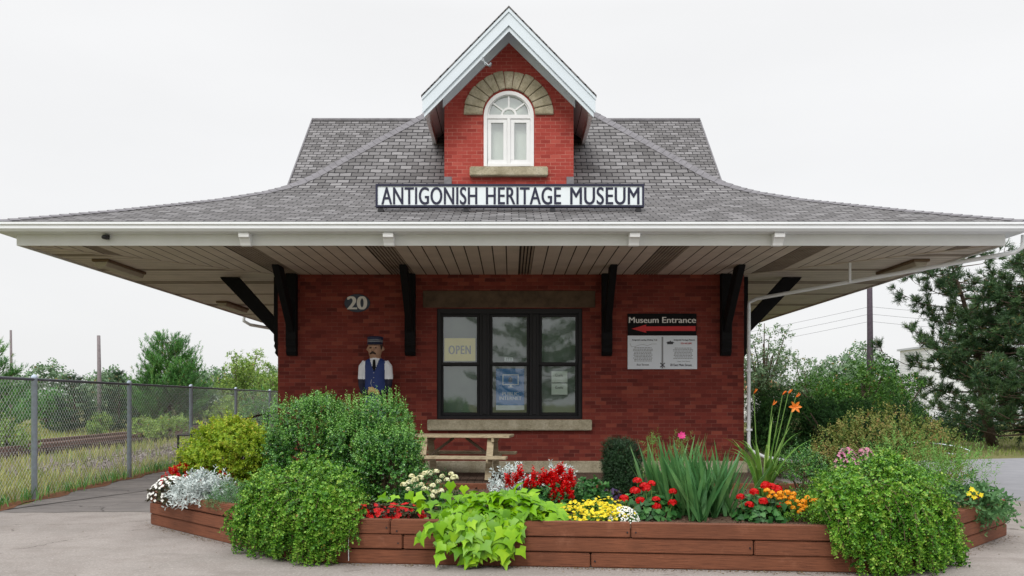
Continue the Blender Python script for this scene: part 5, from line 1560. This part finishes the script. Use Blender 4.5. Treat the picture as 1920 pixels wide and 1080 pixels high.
for i in range(200):
    s_ = rng.random()
    q = Vector((3.05, 7.82)).lerp(Vector((3.62, 7.78)), s_*2.2) if s_ < .45 else Vector((3.62, 7.78)).lerp(Vector((4.15, 8.30)), (s_-.45)/.55)
    nx, ny = (.05, -1) if s_ < .45 else (.7, -.7)
    ez = rng.uniform(.02, .3) if s_ > .12 else rng.uniform(.2, .40)
    fl.append((q.x - nx*.3 + rng.uniform(-.15, .15), q.y - ny*.3, SZ + rng.uniform(.1, .45), nx*rng.uniform(.40, .54), ny*rng.uniform(.40, .54), ez))
trailing('trailing_shrub', 'large green trailing shrub hanging over the right front corner of the planter', (3.7, 8.5),
         [(3.62, 8.45, .56, .54, .52, .48), (3.92, 8.6, .58, .40, .42, .48), (3.38, 8.4, .48, .34, .38, .36), (3.75, 8.7, .72, .45, .42, .38), (4.02, 8.75, .62, .32, .34, .38)], fl, 5600, M['lf_trail2'], .032)

# --- red begonias along the front
for px, lab in ((666, 'red begonia with dark leaves closest to the left trailing shrub'), (699, 'red begonia with dark leaves right of the white paint drip'), (731, 'red begonia with dark leaves below the cream marigolds'), (763, 'red begonia with dark leaves next to the lime vine')):
    x = gx(px, 8.62); t = plant('begonia', lab, 'flowers', x, 8.62, group='red begonias along the front timber')
    mound_of_sprigs(t, (x, 8.62, SZ), .17, .16, .15, 150, 5, .06, .036, .032, M['lf_bronze'])
    P, Nn = surf_pts((x, 8.62, SZ), .19, .18, .17, 26); petals(t, P, Nn+np.array([0, -.5, .1]), .030, M['fl_red'], 4, w=1.1)

# --- cream marigolds
Y = 9.3; x = gx(808, Y)
t = plant('marigold', 'cream marigolds in front of the picnic table', 'flowers', x, Y)
mound_of_sprigs(t, (x, Y, SZ), .40, .30, .36, 620, 8, .12, .05, .012, M['lf_deep'], 'oval', up=.7)
bp = [(757, 909), (768, 905), (778, 901), (790, 909), (766, 918), (781, 913), (795, 917), (803, 918), (812, 911), (815, 923), (826, 921), (804, 887), (818, 884), (797, 888), (829, 893), (838, 900), (822, 903), (852, 896), (846, 889), (809, 931), (772, 893), (788, 896)]
blooms(t, [at(a, b, Y - .28 + .010*(940-b)*.6) for a, b in bp], .044, M['fl_cream'], 56, flat=.75, ls=.026)

# --- lime sweet potato vine flowing over the front timber
t = plant('sweet_potato_vine', 'bright lime green sweet potato vine spilling over the front of the planter', 'plant', gx(925, 8.4), 8.4)
lv = Leaves(); mbs = MB()
LP, LD, LN, LS = [], [], [], []
def heart(p, d, nrm, s_): LP.append(p); LD.append(d); LN.append(nrm); LS.append(s_)
cx_ = gx(925, 8.4)
for i in range(340):                                  # leaves over the top of the mound
    a = rng.uniform(0, 6.28); rr = rng.random()**.5
    x = cx_ + math.cos(a)*rr*.66 + .06; y = 8.48 + math.sin(a)*rr*.40
    if y > 8.2 and x < cx_-.5 and rng.random() < .5: continue
    z = SZ + .04 + .25*(1-rr*rr)*rng.uniform(.5, 1.2) + rng.uniform(-.02, .05)
    d = Vector((math.cos(a)*.8, math.sin(a)*.5 - .7, .12 - .65*rr)) + Vector(rng.normal(0, .42, 3))
    heart((x, y, z), d, Vector((rng.normal(0, .35), -.40 + rng.normal(0, .3), .85)), rng.uniform(.10, .165))
for i in range(38):                                   # long vines hanging down
    x0 = cx_ + rng.uniform(-.30, .24); k_ = 9
    if i < 5: x0 = cx_ - .30; ox = -rng.uniform(.15, .40)
    else: ox = (x0-cx_)*rng.uniform(-.1, .35)
    ez = rng.uniform(.03, .34) + max(0, abs(x0-cx_+.03)-.16)*1.0; pts = []
    oy = rng.uniform(.30, .46)
    for q in range(k_+1):
        s_ = q/k_; pts.append(Vector((x0 + ox*s_, 8.40 - oy*(1-(1-s_)**2.4) + rng.normal(0, .01), SZ+.12 + .06*math.sin(3*s_)*(1-s_) - (SZ+.12-ez)*s_**1.3)))
    mbs.tube(pts, .004, 4, caps=False)
    for q in range(1, k_+1):
        for r_ in range(1 if q % 2 else 2):
            p = pts[q-1].lerp(pts[q], rng.random()); sd = rng.choice([-1, 1])
            st_ = Vector((sd*rng.uniform(.2, .9), -.45, rng.uniform(-.2, .4))).normalized()*rng.uniform(.03, .08); q2 = p + st_
            mbs.tube([p, q2], .0025, 4, caps=False)
            heart(q2, Vector((sd*rng.uniform(.1, .7), -.35, -.8)) + Vector(rng.normal(0, .25, 3)), Vector((rng.normal(0, .3), -.9, .35)), rng.uniform(.09, .15))
for (px, py) in ((726, 935), (742, 930), (735, 940), (715, 938), (765, 925), (788, 952), (800, 945), (815, 960), (775, 945), (790, 938), (812, 940), (780, 930), (830, 950), (845, 940), (805, 930), (858, 930), (835, 925), (822, 978), (838, 1020), (828, 1035), (845, 1010), (836, 1048), (850, 1000), (805, 975), (820, 965), (845, 905), (870, 912)):   # runners to the left
    p = at(px, py, 8.42); heart(p, Vector(rng.normal(0, .7, 3)) + Vector((0, -.6, -.3)), Vector((rng.normal(0, .3), -.7, .6)), rng.uniform(.10, .15))
mbs.tube([(cx_-.3, 8.4, SZ+.1), at(800, 955, 8.44), at(720, 945, 8.45)], .005, 5)
for s_ in (1,):
    lv.add(np.array(LP), np.array([tuple(q) for q in LD]), np.array([tuple(q) for q in LN]), np.array(LS), np.array(LS)*rng.uniform(.7, 1.05, len(LS)), 'ivy')
lv.build('foliage', M['lf_lime'], t)
mbs.build('vine_stem', M['stem'], t)

# --- dusty miller and red salvia right of the picnic table
for px, py, Y, s_, lab in ((958, 888, 10.2, .26, 'small silver dusty miller left of the red salvia, by the table leg'), (1045, 880, 10.4, .22, 'small silver dusty miller peeping out above the red salvia')):
    x = gx(px, Y); z = gz(py, Y)
    t = plant('dusty_miller', lab, 'plant', x, Y)
    mound_of_sprigs(t, (x, Y, SZ), s_, s_, z-SZ+.08, 300, 7, .11, .06, .022, M['lf_silver'], up=.6, spread=.75)
Y = 9.4; x = gx(1022, Y)
t = plant('salvia', 'tall scarlet salvia in the middle of the planter behind the lime vine', 'flowers', x, Y)
mound_of_sprigs(t, (x, Y, SZ), .40, .26, .30, 520, 6, .09, .06, .042, M['lf_deep'])
lv = Leaves(); sp_ = [(952, 900), (965, 893), (975, 886), (999, 893), (990, 903), (1003, 910), (1021, 893), (1030, 888), (1038, 893), (1045, 884), (1052, 882), (1027, 902), (1036, 912), (1047, 905), (1058, 898), (1069, 890), (1071, 905), (1062, 912), (1055, 920), (1043, 925), (1030, 920), (1066, 922), (1070, 930), (1050, 933), (1036, 932), (1012, 900), (1040, 900), (1060, 905)]
P = np.array([at(a, b+10, Y - .22 + .004*(940-b)) for a, b in sp_])
for q in P:
    lv = Leaves(); sprigs(lv, q[None] + rng.normal(0, .018, (7, 3)), np.tile([0, -.1, 1.], (7, 1)), .105, 12, .042, .028, 'oval', .6, .12, .75); lv.build('flower_spike', M['fl_red'], t)
Y = 9.7; x = gx(1106, Y)
t = plant('leafy_plant', 'rounded green leafy plant between the scarlet salvia and the dark yew', 'plant', x, Y)
mound_of_sprigs(t, (x, Y, SZ), .24, .22, .30, 330, 6, .08, .062, .05, M['lf_deep'], up=.4)
# --- yellow sanvitalia with white alyssum
Y = 8.65; x = gx(1118, Y)
t = plant('creeping_zinnia', 'low yellow flower carpet right of the lime vine', 'flowers', x, Y)
carpet = [(x-.18, Y-.12, SZ-.03, .20, .18, .12), (x+.06, Y-.16, SZ-.03, .22, .18, .11), (x-.05, Y+.12, SZ-.02, .26, .2, .17), (x+.22, Y, SZ-.03, .18, .2, .13), (x-.27, Y+.06, SZ-.03, .14, .16, .15), (x+.1, Y+.2, SZ-.02, .2, .16, .19)]
lv = Leaves(); P, Nn = ell_points(carpet, 700, .3, .15, SZ-.02, 0); sprigs(lv, P, Nn, .06, 6, .032, .018, 'oval', .5, .5, .8); lv.build('foliage', M['lf_trail'], t)
P, Nn = ell_points(carpet, 1600, 1.0, .2, SZ+.03, .9); k_ = Nn[:, 1] < .5; P, Nn = (P + Nn*.03 + rng.normal(0, .012, P.shape))[k_][:620], Nn[k_][:620]
petals(t, P, Nn*.5+np.array([0, -.35, .5])+rng.normal(0, .3, P.shape), .021, M['fl_yellow'], 6, w=.8)
Y = 8.5; x = gx(1170, Y)
t = plant('alyssum', 'small clump of white alyssum at the right end of the yellow carpet', 'flowers', x, Y)
mound_of_sprigs(t, (x, Y, SZ-.02), .15, .17, .16, 160, 5, .05, .025, .010, M['lf_dill'])
P, Nn = surf_pts((x, Y, SZ-.02), .16, .18, .18, 210, .1); petals(t, P, Nn*.6+np.array([0, -.3, .5]), .011, M['fl_white'], 4, w=1.1)
# --- dark columnar yew, purple petunias
Y = 10.6; x = gx(1167, Y)
t = plant('columnar_yew', 'dark clipped upright yew in front of the brick wall', 'shrub', x, Y)
H = gz(830, Y) - SZ
stems(t, (x, Y, SZ), [(x+rng.uniform(-.12, .12), Y+rng.uniform(-.1, .1), SZ+H*rng.uniform(.6, .9)) for _ in range(7)])
shrub('foliage', [(x-.02, Y, SZ+H*.72, .20, .19, H*.33), (x, Y, SZ+H*.42, .225, .20, H*.42), (x+.03, Y-.05, SZ+.12, .20, .18, .2)], 4200, 12, .075, .030, .009, M['lf_dkyew'], t, 'dia', .55, .35, .8, .35, .1, SZ, sq=3, gap=0)
Y = 10.1; x = gx(1146, Y)
t = plant('petunia', 'small dark purple petunia at the foot of the dark yew', 'flowers', x, Y)
mound_of_sprigs(t, (x, Y, SZ), .14, .14, .16, 120, 5, .06, .04, .03, M['lf_bronze'])
P, Nn = surf_pts((x, Y, SZ), .15, .15, .17, 34); petals(t, P, Nn+np.array([0, -.5, .1]), .026, M['fl_purple'], 5, w=1.1)
# --- geraniums
def geranium(label, px, py, Y, rx, h, heads):
    x = gx(px, Y); t = plant('geranium', label, 'flowers', x, Y)
    lv = Leaves(); P, Nn = surf_pts((x, Y, SZ), rx, rx*.8, h, 260, .02, False)
    P += rng.normal(0, .03, P.shape); P[:, 2] = np.maximum(P[:, 2], SZ+.01)
    # round leaves facing up and out
    A = unit(np.cross(Nn, rdir(len(P)))); s_ = rng.uniform(.05, .085, len(P))
    lv.add(P - A*(s_/2)[:, None], A, Nn + np.array([0, -.2, .5]), s_, s_*1.0, 'heart'); lv.build('foliage', M['lf_deep'], t)
    pts = [at(a, b, Y - rx*.55 + (SZ+h-gz(b, Y))*-.2) for a, b in heads]
    mb = MB()
    for q in pts: mb.tube([(q[0]*.6+x*.4, q[1]+.08, SZ+.05), (q[0]*.9+x*.1, q[1]+.02, (q[2]+SZ)/2), q], .006, 5, caps=False)
    mb.build('flower_stalk', M['stem'], t)
    blooms(t, pts, .052, M['fl_geran'], 60, flat=.8, ls=.036)
geranium('red geranium with eight flower heads left of the iris clump', 1214, 945, 8.9, .33, .24, [(1195, 902), (1207, 911), (1191, 921), (1222, 907), (1170, 935), (1201, 939), (1230, 937), (1231, 950), (1262, 922), (1261, 943), (1212, 915)])
geranium('red geranium right of the iris clump beside the orange marigolds', 1428, 950, 8.7, .26, .22, [(1414, 923), (1405, 947), (1431, 941), (1464, 949), (1446, 914), (1458, 918), (1388, 932), (1436, 911)])
# --- iris
t = plant('iris', 'big fan shaped clump of sword leaved iris in the bed', 'plant', gx(1300, 8.9), 8.9)
lv = Leaves()
def fan(px, Y, n, L, half, w_):
    b = np.array([gx(px, Y), Y, SZ]); az = np.where(rng.random(n) < .5, 0, math.pi) + rng.normal(0, .55, n)
    bb = b + np.stack([rng.normal(0, .05, n), rng.normal(0, .06, n), np.zeros(n)], 1)
    arc_blades(lv, bb, n, L*.93, w_*1.25, half*.9, .14, .03, 6, az=az)
for px, Y, n, L, hf, w_ in ((1308, 8.65, 40, .80, .50, .050), (1325, 8.9, 34, .88, .42, .048), (1285, 9.1, 34, .90, .40, .048), (1255, 9.25, 36, .88, .46, .046), (1345, 9.2, 28, .88, .42, .046), (1232, 9.4, 24, .86, .5, .044), (1370, 9.0, 18, .74, .55, .042)):
    fan(px, Y, n, L, hf, w_)
lv.build('leaf', M['lf_iris'], t)
# --- cosmos with one pink flower behind the irises
for px, py, lab, fl_ in ((1222, 815, 'thin feathery cosmos without a flower behind the left side of the iris', 0), (1277, 818, 'thin feathery cosmos with one magenta flower behind the iris', 1)):
    Y = 10.3; x = gx(px, Y); z = gz(py, Y)
    t = plant('cosmos', lab, 'plant', x, Y)
    mb = MB(); mb.tube([(x+.05, Y, SZ), (x+.02, Y, (z+SZ)/2), (x, Y, z)], [.008, .006, .004], 5); mb.build('stem', M['stem'], t)
    lv = Leaves(); k_ = 90; P = np.stack([x + rng.normal(0, .05, k_), Y + rng.normal(0, .05, k_), rng.uniform(SZ+.2, z, k_)], 1); sprigs(lv, P, rdir(k_), .10, 8, .04, .005, 'needle', .5, .4, .8); lv.build('foliage', M['lf_feather'], t)
    if fl_: petals(t, [(x, Y-.02, z), (x+.01, Y-.01, z+.005)], [(0, -1, .6), (0.2, -1, .3)], .05, M['fl_magenta'], 8)
# --- daylily
Y = 10.0; x = gx(1432, Y)
t = plant('daylily', 'tall daylily with arching leaves and an orange flower near the downspout', 'plant', x, Y)
lv = Leaves(); arc_blades(lv, (x, Y, SZ), 48, 1.1, .034, .26, 1.75, .1, 12); lv.build('leaf', M['lf_lily'], t)
mb = MB()
tips = [at(1490, 763, Y-.1), at(1478, 738, Y), at(1467, 741, Y), at(1492, 745, Y+.05), at(1448, 760, Y), at(1413, 738, Y)]
for q in tips: mb.tube([(x+.02, Y, SZ), (x*.45+q[0]*.55-.02, Y, SZ+.5*(q[2]-SZ)), q], [.009, .007, .004], 5)
mb.build('flower_stalk', M['stem'], t)
lv = Leaves(); q = np.array(tips[0]); a = np.arange(6)*math.pi/3
D = np.stack([np.cos(a), -.35*np.ones(6), np.sin(a)*.8], 1); lv.add(np.tile(q, (6, 1)), D, np.tile([0, -1, .2], (6, 1)), .085, .038, 'oval'); lv.build('flower', M['fl_lily'], t)
for q in tips[1:]:
    lv = Leaves()
    for r_ in range(3):
        lv.add(np.array([q]), np.array([[rng.normal(.5, .2), rng.normal(0, .2), .6]]), rdir(1), .075, .016, 'oval')
    lv.build('flower_bud', M['fl_lily'], t)
# --- orange marigolds
Y = 8.75; x = gx(1488, Y)
t = plant('marigold', 'orange and yellow marigolds right of the right geranium', 'flowers', x, Y)
mound_of_sprigs(t, (x, Y, SZ), .32, .26, .24, 460, 8, .09, .045, .014, M['lf_trail'], up=.6)
heads = [(1438, 920), (1447, 924), (1454, 930), (1463, 925), (1476, 924), (1485, 934), (1478, 944), (1494, 940), (1500, 947), (1508, 950), (1515, 934), (1523, 940), (1499, 960), (1487, 952), (1470, 933), (1530, 938), (1443, 931), (1461, 934), (1507, 941), (1488, 926), (1504, 955)]
blooms(t, [at(a, b, Y-.22) for a, b in heads], .038, M['fl_orange'], 40, flat=.75, ls=.025)
# --- small box, feathery plant, faded spirea, pink flowers at the right
Y = 10.4
t = plant('boxwood_shrub', 'small round box bush behind the orange marigolds', 'shrub', gx(1500, Y), Y)
c = gx(1502, Y)
stems(t, (c, Y, SZ), [(c+rng.uniform(-.2, .2), Y+rng.uniform(-.2, .2), SZ+rng.uniform(.3, .5)) for _ in range(7)])
shrub('foliage', [(c, Y, SZ+.28, .30, .30, .34), (c+.12, Y-.12, SZ+.22, .22, .2, .26)], 900, 8, .09, .030, .018, M['lf_box'], t, 'oval', .45, .4, .75, .4, .1, SZ, tip=60)
Y = 9.9; x = gx(1565, Y)
t = plant('feathery_herb', 'soft light green feathery plant left of the large trailing shrub', 'plant', x, Y)
mound_of_sprigs(t, (x, Y-.2, SZ), .36, .32, .42, 700, 10, .16, .045, .007, M['lf_feather'], 'needle', up=.9)
Y = 11.3; c = gx(1662, Y)
t = plant('faded_spirea', 'tan and brown faded spirea mound below the pine at the right', 'shrub', c, Y)
stems(t, (c, Y, SZ), [(c+rng.uniform(-.7, .7), Y+rng.uniform(-.3, .3), rng.uniform(.9, 1.2)) for _ in range(12)])
shrub('foliage', [(c-.15, Y, .86, .66, .42, .58), (c+.42, Y, .80, .56, .42, .50), (c-.62, Y, .72, .42, .4, .46)], 3000, 8, .12, .042, .022, M['lf_tan'], t, 'oval', .5, .5, .8, .5, .16, SZ, tip=150)
Y = 10.9
for px, py, lab in ((1588, 838, 'pale pink phlox left of the tall feathery cosmos'), (1622, 836, 'pale pink phlox nearest the faded spirea')):
    x = gx(px, Y); t = plant('phlox', lab, 'flowers', x, Y, group='pink phlox behind the trailing shrub')
    mound_of_sprigs(t, (x, Y, SZ), .18, .18, .54, 260, 7, .1, .05, .02, M['lf_deep'], up=.8)
    P, Nn = surf_pts((x, Y, SZ), .20, .2, .62, 90, .55); petals(t, P, Nn*.4+np.array([0, -.6, .4]), .022, M['fl_pink'], 5, w=.9)
Y = 9.5; x = gx(1750, Y)
t = plant('cosmos', 'bushy light green cosmos rising behind the large trailing shrub', 'plant', x, Y)
c = x
mb = MB()
for i in range(14): mb.tube([(c+rng.normal(0, .1), Y+rng.normal(0, .1), SZ), (c+rng.uniform(-.5, .45), Y+rng.uniform(-.25, .25), rng.uniform(.8, 1.2))], [.008, .003], 5)
mb.build('stem', M['stem'], t)
shrub('foliage', [(c-.25, Y, .66, .50, .42, .52), (c+.22, Y, .62, .44, .4, .46), (c-.45, Y, .62, .4, .35, .46)], 1100, 10, .16, .055, .010, M['lf_feather'], t, 'dia', .8, .5, .7, .3, .18, SZ, tip=110)
Y = 9.3; x = gx(1822, Y)
t = plant('tomato_plant', 'broad leaved drooping plant with small yellow flowers at the right end of the planter', 'plant', x, Y)
lv = Leaves(); ells = [(x, Y, SZ+.12, .34, .30, .26), (x+.18, Y+.1, SZ+.05, .30, .26, .2)]
P, Nn = ell_points(ells, 300, .3, .15, SZ-.05, 0); sprigs(lv, P, Nn, .12, 5, .075, .034, 'oval', .2, .5, .8, droop=.6); lv.build('foliage', M['lf_dill'], t)
petals(t, [at(a, b, Y-.25) for a, b in ((1822, 918), (1830, 924), (1816, 926), (1838, 928), (1826, 932))], [(0, -1, .5)]*5, .035, M['fl_yellow'], 7)
# --- white garden hose lying behind the planter
t = thing('garden_hose', 'looped white garden hose lying over the shrubs at the right', 'hose', at(1780, 840, 11.8))
mb = MB(); mb.tube([at(a, b, Y_) for a, b, Y_ in ((1690, 834, 12.3), (1720, 829, 12.1), (1760, 832, 11.9), (1800, 838, 11.7), (1818, 845, 11.6), (1815, 851, 11.6), (1790, 852, 11.7), (1766, 848, 11.8))], .008, 6)
mb.build('hose', M['blue_white'], t, smooth=True)

# --- grit, needles and fallen leaf bits on the pavement along the planter
lv = Leaves(); n = 1500
def along(p, q, k_, off, sg):
    f_ = rng.random(k_); d = Vector((q[0]-p[0], q[1]-p[1], 0)).normalized(); nr = Vector((d.y, -d.x, 0))
    o = .015 + np.abs(rng.normal(0, off, k_))
    return np.stack([p[0]+(q[0]-p[0])*f_+nr.x*o, p[1]+(q[1]-p[1])*f_+nr.y*o, np.full(k_, .0075)], 1)
P = np.concatenate([along(PA, PB, 400, .07, 1), along(PB, PC, 900, .05, 1), along(PC, PD, 350, .07, 1), np.stack([rng.uniform(-5.5, 6, 260), rng.uniform(7, 12, 260), np.full(260, .0075)], 1)])
P = P[[not inside(a, b) for a, b in P[:, :2]]]
n = len(P); lv.add(P, rdir(n)*np.array([1, 1, .12]), np.tile([0, 0, 1.], (n, 1)) + rng.normal(0, .25, (n, 3)), rng.uniform(.008, .03, n), rng.uniform(.005, .014, n), 'dia')
tag(lv.build('leaf_litter', leaf_mat('litter_bits', [lin(70, 56, 46), lin(104, 84, 62), lin(132, 112, 78), lin(96, 100, 60)], .9, .05, 9, .1)), 'scattered grit and fallen leaf bits on the pavement along the planter', 'litter', kind='stuff')
